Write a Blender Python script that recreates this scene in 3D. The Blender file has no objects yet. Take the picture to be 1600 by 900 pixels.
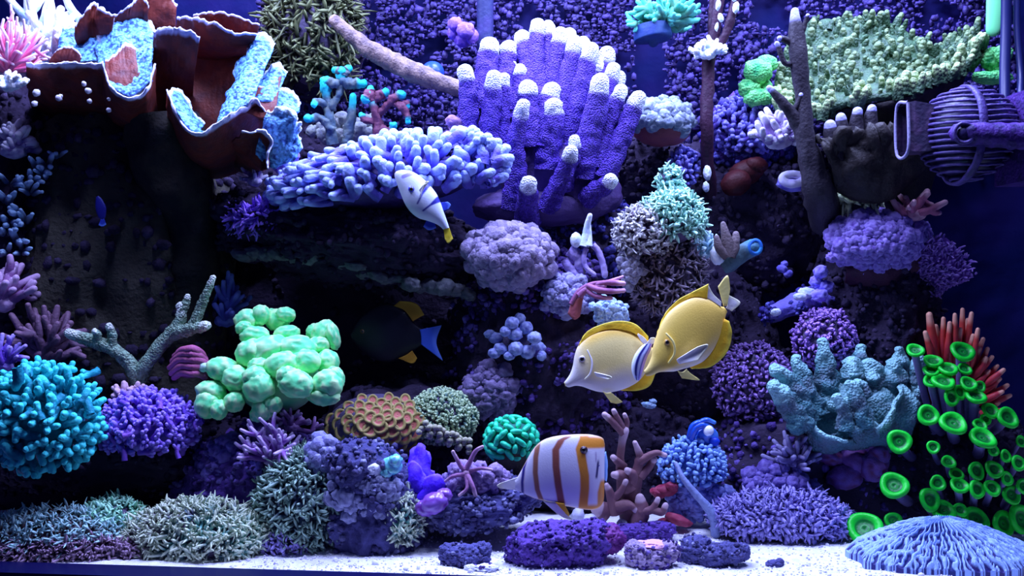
import bpy, bmesh, math, random
import numpy as np
from mathutils import Vector

# ---------------------------------------------------------------- camera, world, lamps, exposure
SC = bpy.context.scene
COL = SC.collection
CAM_D, CAM_H, FPX = 1.5, 0.44, 1500.0        # metres to the front pane, height over the sand, focal length in 1600-wide pixels
cam = bpy.data.cameras.new('camera'); cam.sensor_width = 36.0; cam.lens = 36.0 * FPX / 1600.0
cam.clip_start = 0.05
cam_o = bpy.data.objects.new('camera', cam); COL.objects.link(cam_o)
cam_o.location = (0, -CAM_D, CAM_H); cam_o.rotation_euler = (math.pi / 2, 0, 0)
SC.camera = cam_o
W_ = bpy.data.worlds.new('dim_room'); SC.world = W_; W_.use_nodes = True
W_.node_tree.nodes['Background'].inputs[0].default_value = (0.10, 0.13, 0.70, 1)
W_.node_tree.nodes['Background'].inputs[1].default_value = 0.085
SC.view_settings.view_transform = 'Standard'; SC.view_settings.look = 'None'
SC.view_settings.exposure = 0.48; SC.view_settings.gamma = 1.0
SC.view_settings.use_curve_mapping = False
LAMPS = [(-0.62, 0.02, 1.42, 14), (0.05, 0.02, 1.42, 15), (0.70, 0.02, 1.42, 13),      # front row of reef LEDs over the tank
         (-0.62, 0.44, 1.42, 12), (0.05, 0.44, 1.42, 13), (0.70, 0.44, 1.42, 11)]      # back row
for lx, ly, lz, pw in LAMPS:
    l = bpy.data.lights.new('reef_led', 'AREA'); l.shape = 'RECTANGLE'; l.size = 0.34; l.size_y = 0.26
    l.energy = pw; l.color = (0.43, 0.50, 1.0)
    o = bpy.data.objects.new('reef_led', l); COL.objects.link(o); o.location = (lx, ly, lz)

# ---------------------------------------------------------------- helpers
rng = np.random.default_rng(7)
R_ = random.Random(11)
def sz(Y): return (CAM_D + Y) / FPX                     # metres per photo pixel at depth Y
def P(x, y, Y): s = sz(Y); return np.array([(x - 800) * s, Y, CAM_H - (y - 450) * s])
_perm = np.random.default_rng(3).permutation(256); _perm = np.concatenate([_perm, _perm, _perm])
_grad = np.random.default_rng(4).normal(size=(256, 3)); _grad /= np.linalg.norm(_grad, axis=1)[:, None]
def perlin(p):
    p = np.asarray(p, float); i = np.floor(p).astype(int); f = p - i; i &= 255
    u = f * f * f * (f * (f * 6 - 15) + 10); out = np.zeros(len(p))
    for dx in (0, 1):
        for dy in (0, 1):
            for dz in (0, 1):
                g = _grad[_perm[_perm[_perm[(i[:, 0] + dx) & 255] + ((i[:, 1] + dy) & 255)] + ((i[:, 2] + dz) & 255)]]
                d = f - (dx, dy, dz)
                w = (u[:, 0] if dx else 1 - u[:, 0]) * (u[:, 1] if dy else 1 - u[:, 1]) * (u[:, 2] if dz else 1 - u[:, 2])
                out += w * (g * d).sum(1)
    return out * 1.5
def fbm(p, octv=4):
    p = np.asarray(p, float); a, s, r = 1.0, 0.0, np.zeros(len(p))
    for k in range(octv): r += a * perlin(p + k * 17.3); s += a; a *= 0.5; p = p * 2.03
    return r / s
def ridged(p, octv=3): return 1 - 2 * np.abs(fbm(p, octv))
def nrm(v): v = np.asarray(v, float); return v / (np.linalg.norm(v, axis=-1, keepdims=True) + 1e-12)
def sstep(a, b, x): t = np.clip((x - a) / (b - a), 0, 1); return t * t * (3 - 2 * t)
def cr(pts, n):
    pts = np.asarray(pts, float); k = len(pts)
    if k == 1: return np.repeat(pts, n, 0)
    q = np.vstack([2 * pts[0] - pts[1], pts, 2 * pts[-1] - pts[-2]])
    t = np.linspace(0, k - 1 - 1e-9, n); i = t.astype(int); f = (t - i)[:, None]
    a, b, c, d = q[i], q[i + 1], q[i + 2], q[i + 3]
    return 0.5 * (2 * b + (c - a) * f + (2 * a - 5 * b + 4 * c - d) * f ** 2 + (3 * b - a - 3 * c + d) * f ** 3)

WL = {}
class MB:
    def __init__(s): s.V, s.Q, s.T, s.A, s.C, s.n = [], [], [], [], [], 0
    def add(s, V, Q=None, T=None, tip=None, col=None):
        V = np.asarray(V, float); m = len(V)
        if Q is not None and len(Q): s.Q.append(np.asarray(Q, int) + s.n)
        if T is not None and len(T): s.T.append(np.asarray(T, int) + s.n)
        s.V.append(V); s.A.append(np.zeros(m) if tip is None else np.broadcast_to(np.asarray(tip, float), (m,)))
        if col is not None: s.C.append(np.broadcast_to(np.asarray(col, float), (m, 3)))
        s.n += m
    def build(s, name, mat, parent=None, origin=None, smooth=True):
        V = np.vstack(s.V); Q = np.vstack(s.Q) if s.Q else np.zeros((0, 4), int); T = np.vstack(s.T) if s.T else np.zeros((0, 3), int)
        if origin is None: origin = V.mean(0)
        origin = np.asarray(origin, float)
        me = bpy.data.meshes.new(name); me.vertices.add(len(V)); me.vertices.foreach_set('co', (V - origin).ravel())
        nl = Q.size + T.size; me.loops.add(nl); me.loops.foreach_set('vertex_index', np.concatenate([Q.ravel(), T.ravel()]))
        npol = len(Q) + len(T); me.polygons.add(npol)
        ls = np.concatenate([np.arange(len(Q)) * 4, Q.size + np.arange(len(T)) * 3])
        me.polygons.foreach_set('loop_start', ls); me.polygons.foreach_set('use_smooth', np.full(npol, smooth))
        me.update(calc_edges=True)
        a = me.attributes.new('tip', 'FLOAT', 'POINT'); a.data.foreach_set('value', np.concatenate(s.A))
        if s.C:
            c = me.attributes.new('skin', 'FLOAT_COLOR', 'POINT'); C = np.vstack(s.C)
            c.data.foreach_set('color', np.hstack([C, np.ones((len(C), 1))]).ravel())
        me.validate(); me.materials.append(mat)
        o = bpy.data.objects.new(name, me); COL.objects.link(o); WL[o] = origin
        if parent is not None: o.parent = parent; o.location = origin - WL[parent]
        else: o.location = origin
        return o
def tag(o, label, cat, group=None, kind=None):
    o['label'] = label; o['category'] = cat
    if group: o['group'] = group
    if kind: o['kind'] = kind
    return o
def thing(name, label, cat, x, y, Y, group=None):
    o = bpy.data.objects.new(name, None); COL.objects.link(o); p = P(x, y, Y); o.location = p; WL[o] = p
    o.empty_display_size = 0.01
    return tag(o, label, cat, group)
def stuff(o): o['kind'] = 'stuff'; return o
def structure(o): o['kind'] = 'structure'; return o

# ---------------------------------------------------------------- materials
MATS = {}
def vivid(c, k=1.32):                                   # reef pigments are strongly coloured
    l = .3 * c[0] + .5 * c[1] + .2 * c[2]; return tuple(min(1, max(c_ * .35, l + (c_ - l) * k)) for c_ in c)
PIGMENT = dict(mauve_lump=.55, grape_blue=.75, lilac_pebble=.6, mauve_crust=.6, greyblue_lump=.6, lavender_lump=.6, violet_lump2=.6, dim_mauve=.6, purple_ruffle=.7,
               polyp_violet_blue=.65, polyp_cream_lilac=.75, polyp_grass=.7, ruffled_blue=.5, lilac_bubble=.55, polyp_pink_cream=.7, polyp_white_green=.85, brown_antler=.7,
               pink_star=.65, pink_fan=.8, mauve_branch=.75, lilac_sprig=.7, polyp_purple=.8, polyp_dkpurple=.7, blue_spike=.8, lilac_spike=.75, purple_feather=.85,
               greyblue_tube=.8, greylilac_finger=.6, violet_knob=.6, pink_cup=.5, coralline_crust=.45, red_sponge=.45, magenta_tunicate=.6, purple_finger_base=1.3, maroon_violet=.5, violet_frame=.7, polyp_brown_blue=.8, green_rod=.7,
               brown_leather=.6, mauve_stone=.8, greylump=.7, polyp_olive=.7, cream_button=.7, purple_fan=.7, fan_polyps=.7, salmon=.7, mint_curl=.75, violet_frill=.8)   # how deep each pigment is
def mat(name, c1, c2=None, c3=None, ns=60, nmix=0.6, bump=0.4, bs=220, bt='noise', rough=0.6, spec=0.3, tip0=0.0, tip1=1.0, skin=False, sheen=0, trans=0):
    if name in MATS: return MATS[name]
    if name.startswith('polyp_') and name != 'polyp_stalk': c1 = tuple(q * .45 for q in c1); c2 = tuple(min(1, q * 1.25) for q in c2); tip0 = .3  # roots darkened, tips brightened: shade in the gaps put into the colour
    k_ = PIGMENT.get(name, 1); c1, c2, c3 = [None if c is None else tuple(q * k_ for q in c) for c in (c1, c2, c3)]
    c1, c2, c3 = [c if c is None else vivid(c) for c in (c1, c2, c3)]
    m = bpy.data.materials.new(name); m.use_nodes = True; nt = m.node_tree; N = nt.nodes; L = nt.links
    b = N['Principled BSDF']; b.inputs['Roughness'].default_value = rough; b.inputs['Specular IOR Level'].default_value = spec
    tc = N.new('ShaderNodeTexCoord')
    if skin:
        at = N.new('ShaderNodeAttribute'); at.attribute_name = 'skin'; base = at.outputs['Color']
    else:
        rgb = N.new('ShaderNodeRGB'); rgb.outputs[0].default_value = (*c1, 1); base = rgb.outputs[0]
    def mix(fac, a, bcol):
        mx = N.new('ShaderNodeMix'); mx.data_type = 'RGBA'; L.new(fac, mx.inputs[0]); L.new(a, mx.inputs[6])
        if isinstance(bcol, tuple): mx.inputs[7].default_value = (*bcol, 1)
        else: L.new(bcol, mx.inputs[7])
        return mx.outputs[2]
    if c3 is not None:
        n = N.new('ShaderNodeTexNoise'); n.inputs['Scale'].default_value = ns; n.inputs['Detail'].default_value = 4; L.new(tc.outputs['Object'], n.inputs['Vector'])
        mr = N.new('ShaderNodeMapRange'); mr.inputs[1].default_value = 0.42; mr.inputs[2].default_value = 0.62; mr.inputs[4].default_value = nmix
        L.new(n.outputs[0], mr.inputs[0]); base = mix(mr.outputs[0], base, tuple(c3))
    if c2 is not None:
        a = N.new('ShaderNodeAttribute'); a.attribute_name = 'tip'
        mr = N.new('ShaderNodeMapRange'); mr.interpolation_type = 'SMOOTHSTEP'; mr.inputs[1].default_value = tip0; mr.inputs[2].default_value = tip1
        L.new(a.outputs['Fac'], mr.inputs[0]); base = mix(mr.outputs[0], base, tuple(c2))
    L.new(base, b.inputs['Base Color'])
    if bump:
        if bt == 'voronoi':
            n = N.new('ShaderNodeTexVoronoi'); n.inputs['Scale'].default_value = bs; h = n.outputs['Distance']; bump = -bump
        else:
            n = N.new('ShaderNodeTexNoise'); n.inputs['Scale'].default_value = bs; n.inputs['Detail'].default_value = 3; h = n.outputs[0]
        L.new(tc.outputs['Object'], n.inputs['Vector'])
        bp = N.new('ShaderNodeBump'); bp.inputs['Strength'].default_value = min(1, abs(bump)); bp.inputs['Distance'].default_value = 0.004
        bp.invert = bump < 0
        L.new(h, bp.inputs['Height']); L.new(bp.outputs[0], b.inputs['Normal'])
    if sheen: b.inputs['Sheen Weight'].default_value = sheen
    if trans: b.inputs['Alpha'].default_value = 1 - trans
    MATS[name] = m; return m

# ---------------------------------------------------------------- shape builders
_ico = {}
def ico(k):
    if k not in _ico:
        bm = bmesh.new(); bmesh.ops.create_icosphere(bm, subdivisions=k, radius=1.0)
        bm.verts.index_update()
        _ico[k] = (np.array([v.co[:] for v in bm.verts]), np.array([[v.index for v in f.verts] for f in bm.faces])); bm.free()
    return _ico[k]
def rotz(V, a): c, s = math.cos(a), math.sin(a); return V @ np.array([[c, s, 0], [-s, c, 0], [0, 0, 1]])
def roty(V, a): c, s = math.cos(a), math.sin(a); return V @ np.array([[c, 0, -s], [0, 1, 0], [s, 0, c]])
def blob(mb, c, rad, amp=0.2, freq=1.6, k=3, tilt=0.0, octv=3, ridge=0.0, col=None):
    V0, F = ico(k); sd = rng.uniform(0, 90, 3)
    d = fbm(V0 * freq + sd, octv)
    if ridge: d = d * (1 - ridge) + ridge * ridged(V0 * freq * 1.7 + sd, octv)
    if k >= 3 and amp > .15: d = d + .22 * (ridged(V0 * freq * 3.1 + sd, 2) - .3)
    V = V0 * (1 + amp * d)[:, None] * np.asarray(rad)
    if tilt: V = roty(V, tilt)
    mb.add(V + c, T=F, tip=np.clip(0.5 + d, 0, 1), col=col)
def tube(mb, pts, rad, n=9, seg=None, amp=0.0, freq=60.0, ts=0.55, cap=True, flat=1.0, capstart=False, tips=(0, 1)):
    pts = np.asarray(pts, float); k = len(pts); rad = np.broadcast_to(np.asarray(rad, float), (k,))
    p = cr(np.c_[pts, rad], seg or max(4 * (k - 1), 5)); r = np.maximum(p[:, 3], 1e-5); p = p[:, :3]
    s = np.linspace(0, 1, len(p))
    if cap:
        d = nrm(p[-1] - p[-2])
        for a in (28, 52, 72, 88): p = np.vstack([p, p[len(s) - 1] + d * r[len(s) - 1] * math.sin(math.radians(a))]); r = np.append(r, r[len(s) - 1] * math.cos(math.radians(a)))
        s = np.append(s, [1] * 4)
    if capstart:
        d = nrm(p[0] - p[1]); r0 = r[0]; p0 = p[0]
        for a in (40, 86): p = np.vstack([p0 + d * r0 * math.sin(math.radians(a)), p]); r = np.append(r0 * math.cos(math.radians(a)), r); s = np.append(0, s)
    t = nrm(np.gradient(p, axis=0)); u = np.zeros_like(p)
    ref = np.array([0.3, 1, 0.1]); ref = np.array([1, 0, 0.2]) if abs(t[0] @ nrm(ref)) > .9 else ref
    u[0] = nrm(np.cross(t[0], ref))
    for i in range(1, len(p)): u[i] = nrm(u[i - 1] - t[i] * (u[i - 1] @ t[i]))
    v = np.cross(t, u); th = np.arange(n) * 2 * math.pi / n
    D = u[:, None, :] * np.cos(th)[None, :, None] + v[:, None, :] * np.sin(th)[None, :, None] * flat
    V = p[:, None, :] + D * r[:, None, None]
    if amp:
        nz = fbm((V.reshape(-1, 3) + rng.uniform(0, 9)) * freq, 2).reshape(len(p), n)
        V = V + D * (r[:, None] * amp * nz)[:, :, None]
    V = V.reshape(-1, 3); i, j = np.meshgrid(np.arange(len(p) - 1), np.arange(n), indexing='ij'); j2 = (j + 1) % n
    Q = np.stack([i * n + j, i * n + j2, (i + 1) * n + j2, (i + 1) * n + j], -1).reshape(-1, 4)
    tp = tips[0] + (tips[1] - tips[0]) * (sstep(ts, 1, s) if ts < 1 else 0 * s)
    mb.add(V, Q=Q, tip=np.repeat(tp, n))
def ptube(mb, pl, **kw):                              # path given as (x, y, Y, radius in photo pixels)
    tube(mb, [P(a[0], a[1], a[2]) for a in pl], [a[3] * sz(a[2]) for a in pl], **kw)
def sheet(mb, base, rim, nu=26, nv=14, thick=0.004, ruf=0.01, ruff=26.0, bulge=(0, 0, 0), tip0=0.9, col=None, nz=0.0, jag=0.0):
    B = cr([P(*b) for b in base], nu); Rm = cr([P(*r) for r in rim], nu); v = np.linspace(0, 1, nv)
    if jag: Rm = Rm + nrm(Rm - B) * (fbm(Rm * 70 + rng.uniform(0, 40), 3) * jag * 2)[:, None]
    G = B[None] * (1 - v)[:, None, None] + Rm[None] * v[:, None, None] + np.asarray(bulge)[None, None] * np.sin(v * math.pi)[:, None, None]
    du = np.gradient(G, axis=1); dv = np.gradient(G, axis=0); Nn = nrm(np.cross(du, dv))
    sd = rng.uniform(0, 50)
    w = fbm((G.reshape(-1, 3) + sd) * ruff, 2).reshape(nv, nu)
    G = G + Nn * (w * ruf * (0.15 + v[:, None] ** 1.5))[:, :, None]
    if nz: G = G + Nn * (fbm((G.reshape(-1, 3) + sd) * 120, 2).reshape(nv, nu) * nz)[:, :, None]
    du = np.gradient(G, axis=1); dv = np.gradient(G, axis=0); Nn = nrm(np.cross(du, dv))
    th = thick * (1 - 0.4 * v)[:, None, None]
    A = (G + Nn * th / 2).reshape(-1, 3); Bk = (G - Nn * th / 2).reshape(-1, 3)
    i, j = np.meshgrid(np.arange(nv - 1), np.arange(nu - 1), indexing='ij'); a = i * nu + j
    Q1 = np.stack([a, a + 1, a + nu + 1, a + nu], -1).reshape(-1, 4); m = nu * nv
    Q2 = Q1[:, ::-1] + m
    loop = np.concatenate([np.arange(nu), np.arange(1, nv) * nu + nu - 1, (nv - 1) * nu + np.arange(nu - 2, -1, -1), np.arange(nv - 2, 0, -1) * nu])
    l2 = np.roll(loop, -1); Q3 = np.stack([loop, loop + m, l2 + m, l2], -1)
    tp = np.repeat(sstep(tip0, 1, v) if tip0 < 1 else 0 * v, nu)
    mb.add(np.vstack([A, Bk]), Q=np.vstack([Q1, Q2, Q3]), tip=np.concatenate([tp, tp]), col=col)
    return G, Nn
def _fil(bend, n=5, taper=0.75, flare=0.0):
    z = np.array([0, .3, .6, .85, 1.0]); r = np.array([1, 1, 1, .95 + flare, .45]) * np.array([1, taper ** .3, taper ** .6, taper, taper])
    x = bend * z ** 2; th = np.arange(n) * 2 * math.pi / n
    return z, r, x, th
def scatter_filaments(mb, pos, dirs, length, rad, bend=0.4, n=5, taper=0.8, jit=0.35):
    pos = np.asarray(pos); N = len(pos); dirs = nrm(np.asarray(dirs) + rng.normal(0, jit, (N, 3)))
    length = np.broadcast_to(length, (N,)) * rng.uniform(.7, 1.25, N); rad = np.broadcast_to(rad, (N,)) * rng.uniform(.8, 1.2, N)
    a = nrm(np.cross(dirs, rng.normal(size=(N, 3)))); b = np.cross(dirs, a)
    z, r, x, th = _fil(1.0, n, taper); bd = bend * rng.uniform(.2, 1.6, N)
    ctr = pos[:, None] + dirs[:, None] * (z[None, :, None] * length[:, None, None]) + a[:, None] * (x[None, :, None] * (bd * length)[:, None, None])
    D = a[:, None] * np.cos(th)[None, :, None] + b[:, None] * np.sin(th)[None, :, None]
    V = ctr[:, :, None] + D[:, None] * (r[None, :] * rad[:, None])[:, :, None, None]
    k = len(z); i, j = np.meshgrid(np.arange(k - 1), np.arange(n), indexing='ij')
    q = np.stack([i * n + j, i * n + (j + 1) % n, (i + 1) * n + (j + 1) % n, (i + 1) * n + j], -1).reshape(-1, 4)
    Q = (q[None] + (np.arange(N) * k * n)[:, None, None]).reshape(-1, 4)
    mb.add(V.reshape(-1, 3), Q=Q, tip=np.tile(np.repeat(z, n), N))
def dome_points(c, rad, n, lo=-0.35, front=0.45, amp=0.15, freq=2.0):
    V = nrm(rng.normal(size=(int(n * 4), 3))); V = V[(V[:, 2] > lo) & (V[:, 1] < front)][:n]
    d = 1 + amp * fbm(V * freq + 5, 2)
    return c + V * d[:, None] * rad, nrm(V / rad)

# generic colony makers: position and size in photo pixels, depth in metres
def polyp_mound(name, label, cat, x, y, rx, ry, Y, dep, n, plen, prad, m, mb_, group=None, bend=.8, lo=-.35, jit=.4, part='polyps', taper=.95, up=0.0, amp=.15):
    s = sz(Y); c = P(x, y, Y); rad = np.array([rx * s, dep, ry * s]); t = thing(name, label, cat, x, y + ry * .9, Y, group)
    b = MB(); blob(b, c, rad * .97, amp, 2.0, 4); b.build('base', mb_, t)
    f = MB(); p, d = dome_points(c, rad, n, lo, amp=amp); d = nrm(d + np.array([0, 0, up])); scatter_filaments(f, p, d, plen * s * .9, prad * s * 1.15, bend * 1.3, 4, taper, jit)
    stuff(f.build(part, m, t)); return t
def bush(name, label, cat, x, y, Y, n, L, r, m, fan=(1, .6, 1), up=.35, fork=2, seed=0, ts=.5, group=None, amp=.15, base_r=None, part='branch', nseg=8, lean=(0, 0, 0)):
    t = thing(name, label, cat, x, y, Y, group); s = sz(Y); c = P(x, y, Y); g = np.random.default_rng(seed)
    b = MB(); br = (base_r or r * 2.2) * s; blob(b, c, (br * 1.5, br, br), .3, 2, 3); b.build('base', m, t)
    for i in range(n):
        ph = (i * 2.39996) % (2 * math.pi); q = (i + .5) / n; sn = math.sqrt(1 - (1 - q * 1.0) ** 2)
        d = np.array([math.cos(ph) * sn * fan[0], math.sin(ph) * sn * fan[1], (1 - q) * fan[2] + up]) + np.array(lean); d = d / max(fan) 
        l = L * s * g.uniform(.75, 1.12); mbb = MB(); e = c + d * l
        mid = c + d * l * .5 + g.normal(0, .09, 3) * l
        rb = r * s
        tube(mbb, [c, mid, e], [rb * 1.35, rb * 1.1, rb * .8], n=nseg, seg=9, amp=amp, ts=ts)
        for k in range(fork):
            q0 = g.uniform(.35, .8); st = c + (mid - c) * min(1, q0 * 2) if q0 < .5 else mid + (e - mid) * (q0 - .5) * 2
            fd = nrm(nrm(d) + g.normal(0, .55, 3)); fl = l * g.uniform(.25, .5)
            tube(mbb, [st, st + fd * fl * .5 + g.normal(0, .05, 3) * fl, st + fd * fl + np.array([0, 0, fl * .15])], [rb * 1.05, rb * .9, rb * .7], n=nseg, seg=6, amp=amp, ts=ts)
        mbb.build(part, m, t)
    return t
def lumps(name, label, cat, lst, Y, m, group=None, amp=.18, freq=2.2, k=3, dscale=.9, part='lobe', base=None, ridge=0., yj=.02):
    xs = [q[0] for q in lst]; ys = [q[1] + q[3] for q in lst]
    t = thing(name, label, cat, sum(xs) / len(xs), max(ys), Y, group)
    if base: b = MB(); blob(b, P(base[0], base[1], Y + base[4]), (base[2] * sz(Y), base[5], base[3] * sz(Y)), .2, 2, 3); b.build('base', base[6], t)
    for q in lst:
        yy = q[4] if len(q) > 4 else Y + R_.uniform(-yj, yj); s = sz(yy); b = MB()
        blob(b, P(q[0], q[1], yy), (q[2] * s, (q[2] + q[3]) / 2 * s * dscale, q[3] * s), amp, freq, k, R_.uniform(-.4, .4), ridge=ridge); b.build(part, m, t)
    return t
def ell_lumps(cx, cy, rx, ry, n, r0, r1, seed, Y, dep):
    g = random.Random(seed); out = []
    for i in range(n):
        a = i * 2.39996; q = math.sqrt((i + .5) / n); r = g.uniform(r0, r1)
        out.append((cx + math.cos(a) * q * rx + g.uniform(-3, 3), cy + math.sin(a) * q * ry + g.uniform(-3, 3), r, r * g.uniform(.8, 1.05), Y - dep * math.sqrt(max(0, 1 - q * q))))
    return out
def nodules(mb, pos, r0, r1, flat=.7):
    V0, F = ico(1); N = len(pos); r = rng.uniform(r0, r1, N)
    for q in range(8):
        idx = np.arange(q, N, 8)
        if not len(idx): continue
        d = fbm(V0 * 2.3 + q * 7, 2); U = rotz(roty(V0 * (1 + .6 * d)[:, None], q * .9), q); sc = rng.uniform(.6, 1.3, (len(idx), 1, 3))
        V = pos[idx][:, None] + U[None] * r[idx][:, None, None] * sc
        mb.add(V.reshape(-1, 3), T=(F[None] + (np.arange(len(idx)) * len(V0))[:, None, None]).reshape(-1, 3), tip=np.tile(np.clip(.4 + d * 1.2, 0, 1), len(idx)) * np.repeat(rng.random(len(idx)) ** 1.6, len(V0)))
def rock(label, x, y, rx, ry, Y, dep, m, name='live_rock', amp=.38, freq=1.7, k=5, tilt=0, group='live rocks of the reef', ridge=.35, crust=None):
    s = sz(Y); b = MB(); c = P(x, y, Y); V0, F = ico(k); sd = rng.uniform(0, 90, 3); rad = np.array([rx * s, dep, ry * s])
    Wd = V0 * rad * 16 + sd
    d = amp * (fbm(V0 * freq + sd, 4) * (1 - ridge) + ridge * ridged(V0 * freq * 1.7 + sd, 3))
    h = (fbm(Wd, 4) * .018 + (ridged(Wd * 1.6, 3) - .3) * .008 + (ridged(Wd * 4.5, 2) - .3) * .004) * min(1, min(rad) / .05)
    V = V0 * rad * (1 + d)[:, None] + nrm(V0 / rad) * h[:, None]
    if tilt: V = roty(V, tilt)
    b.add(V + c, T=F, tip=np.clip(.5 + h * 30, 0, 1))
    o = b.build(name, m, None, c); tag(o, label, 'rock', group)
    if crust:
        n, r0, r1, mm = crust; cand = np.where((V[:, 1] < .2 * dep))[0]; cand = cand[fbm(V[cand] * 14 + sd, 2) > -.12]; idx = rng.choice(cand, min(n, len(cand)), replace=False)
        g = MB(); nodules(g, V[idx] + c + rng.normal(0, .004, (len(idx), 3)) - nrm(V0[idx] / rad) * r0 * .5, r0, r1 * 1.15); stuff(g.build('crust', mm, o))
    return o

# ---------------------------------------------------------------- the tank: sand, back wall, trim
YAW = 0.098
def yf(X): return 0.035 - YAW * (X + 0.82)              # the front pane runs slightly askew to the picture
M_sand = mat('coral_sand', (.84, .84, .86), None, (.60, .60, .66), 70, .55, .6, 420, rough=.8)
g = MB(); nx, ny = 300, 110
X = np.linspace(-1.35, 1.35, nx); T = np.linspace(0, 1, ny)
XX, TT = np.meshgrid(X, T); Y0 = yf(XX) - 0.0; YY = Y0 + (0.86 - Y0) * TT ** 1.4
pp = np.stack([XX, YY, np.zeros_like(XX)], -1).reshape(-1, 3)
h = fbm(pp * 7, 3) * .010 + fbm(pp * 40, 3) * .004; h *= np.clip(TT.ravel() * 9, 0.1, 1); pp[:, 2] = h - .002
i, j = np.meshgrid(np.arange(ny - 1), np.arange(nx - 1), indexing='ij'); a = i * nx + j
g.add(pp, Q=np.stack([a, a + 1, a + nx + 1, a + nx], -1).reshape(-1, 4)); structure(g.build('floor', M_sand, None, (0, .3, 0)))
def sand_z(x, y): return float(fbm(np.array([[x, y, 0]]) * 7, 3)[0] * .010 + fbm(np.array([[x, y, 0]]) * 40, 3)[0] * .004 - .002)
def box(mb, lo, hi, tip=0):
    lo, hi = np.array(lo, float), np.array(hi, float)
    V = np.array([[(lo, hi)[b >> 2 & 1][0], (lo, hi)[b >> 1 & 1][1], (lo, hi)[b & 1][2]] for b in range(8)])
    mb.add(V, Q=[[0, 1, 3, 2], [4, 6, 7, 5], [0, 4, 5, 1], [2, 3, 7, 6], [0, 2, 6, 4], [1, 5, 7, 3]], tip=tip)
M_trim = mat('navy_plastic_trim', (.003, .003, .035), bump=0, rough=.35)
g = MB(); V = []
for X_ in (-1.4, 1.4):
    for dy, z in ((.0, .003), (.0, -.12), (-.05, -.12), (-.05, .001)): V.append((X_, yf(X_) + dy, z))
g.add(V, Q=[[0, 1, 2, 3], [4, 7, 6, 5], [0, 4, 5, 1], [1, 5, 6, 2], [2, 6, 7, 3], [3, 7, 4, 0]]); structure(g.build('trim_1', M_trim, smooth=False))
M_back = mat('back_wall_blue', (.0035, .006, .045), None, (.008, .006, .05), 9, .8, .3, 60, rough=.7, spec=.1)
g = MB(); nx, nz = 160, 90; X = np.linspace(-1.35, 1.35, nx); Z = np.linspace(-.05, 1.45, nz); XX, ZZ = np.meshgrid(X, Z)
pp = np.stack([XX, 0.72 - YAW * XX * .6, ZZ], -1).reshape(-1, 3); pp[:, 1] -= .02 * fbm(pp * 5, 4) + .006 * fbm(pp * 40, 2)
i, j = np.meshgrid(np.arange(nz - 1), np.arange(nx - 1), indexing='ij'); a = i * nx + j
g.add(pp, Q=np.stack([a, a + 1, a + nx + 1, a + nx], -1).reshape(-1, 4)); back = structure(g.build('wall_back', M_back))
for sgn, nm in ((-1, 'wall_left'), (1, 'wall_right')):
    g = MB(); x0 = sgn * 1.33; box(g, (min(x0, x0 + sgn * .02), yf(x0), -.05), (max(x0, x0 + sgn * .02), .86, 1.2)); structure(g.build(nm, M_back, smooth=False))
# coralline crust on the back wall: thousands of little purple scales, uncountable
M_crust = mat('coralline_crust', (.035, .022, .13), (.15, .11, .42), (.012, .009, .05), 22, .85, .5, 260, rough=.6)
def crust(region_px, n, r0, r1, parent_name='coralline_algae', m=None, label='', wall=True):
    g = MB(); s = sz(.7); x0, y0, x1, y1 = region_px
    px = rng.uniform(x0, x1, n * 3); py = rng.uniform(y0, y1, n * 3)
    keep = fbm(np.stack([px / 70, py / 70, np.zeros_like(px)], -1), 3) > -.22; px, py = px[keep][:n], py[keep][:n]
    Xw = (px - 800) * s; Zw = CAM_H - (py - 450) * s; Yw = .700 - YAW * Xw * .6 - rng.uniform(0, .02, len(px))
    pos = np.stack([Xw, Yw, Zw], -1); V0, F = ico(1)
    r = rng.uniform(r0, r1, len(px)) * s
    for q in range(8):
        idx = np.arange(q, len(px), 8); d = fbm(V0 * 2.2 + q * 7, 2); U = V0 * (1 + .5 * d)[:, None]; U = rotz(roty(U, q * .9), q)
        V = pos[idx][:, None] + U[None] * (r[idx][:, None, None] * np.array([1, .6, 1]) * rng.uniform(.45, 1.7, (len(idx), 1, 3)))
        Ft = (F[None] + (np.arange(len(idx)) * len(V0))[:, None, None]).reshape(-1, 3)
        g.add(V.reshape(-1, 3), T=Ft, tip=np.tile(np.clip(.4 + d * 1.2, 0, 1), len(idx)))
    o = g.build(parent_name, m or M_crust); tag(o, label, 'algae', kind='stuff'); return o
crust((590, -30, 990, 250), 4200, 1.6, 5.0, label='purple coralline crust on the back wall behind the finger coral')
crust((1035, -30, 1560, 260), 5200, 1.6, 5.0, label='purple coralline crust on the back wall behind the green table coral')
crust((395, -30, 600, 200), 1100, 1.6, 5, label='dark violet crust on the back wall beside the tan branch')

# ---------------------------------------------------------------- rockwork
RK = mat('dark_rock', (.018, .014, .028), (.042, .033, .06), (.007, .007, .012), 30, .8, .9, 110, rough=.9, spec=.1)
RKP = mat('purple_rock', (.040, .018, .11), (.12, .075, .29), (.02, .015, .06), 34, .9, .9, 130, rough=.85, spec=.15)
RKG = mat('grey_blue_rock', (.03, .027, .075), (.10, .10, .23), (.03, .025, .08), 40, .85, .9, 150, rough=.85, spec=.15)
RKO = mat('olive_rock', (.035, .032, .03), (.075, .07, .06), (.014, .014, .02), 22, .8, .9, 110, rough=.9, spec=.1)
CR_D = mat('crust_dark', (.035, .028, .055), (.10, .08, .14), (.014, .012, .022), 60, .8, .6, 220, rough=.85, spec=.1)
CR_P = mat('crust_purple', (.055, .03, .15), (.34, .27, .70), (.03, .02, .09), 55, .8, .6, 240, rough=.7)
CR_B = mat('crust_blue', (.05, .04, .22), (.34, .35, .88), (.02, .02, .10), 55, .8, .6, 240, rough=.7)
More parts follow.
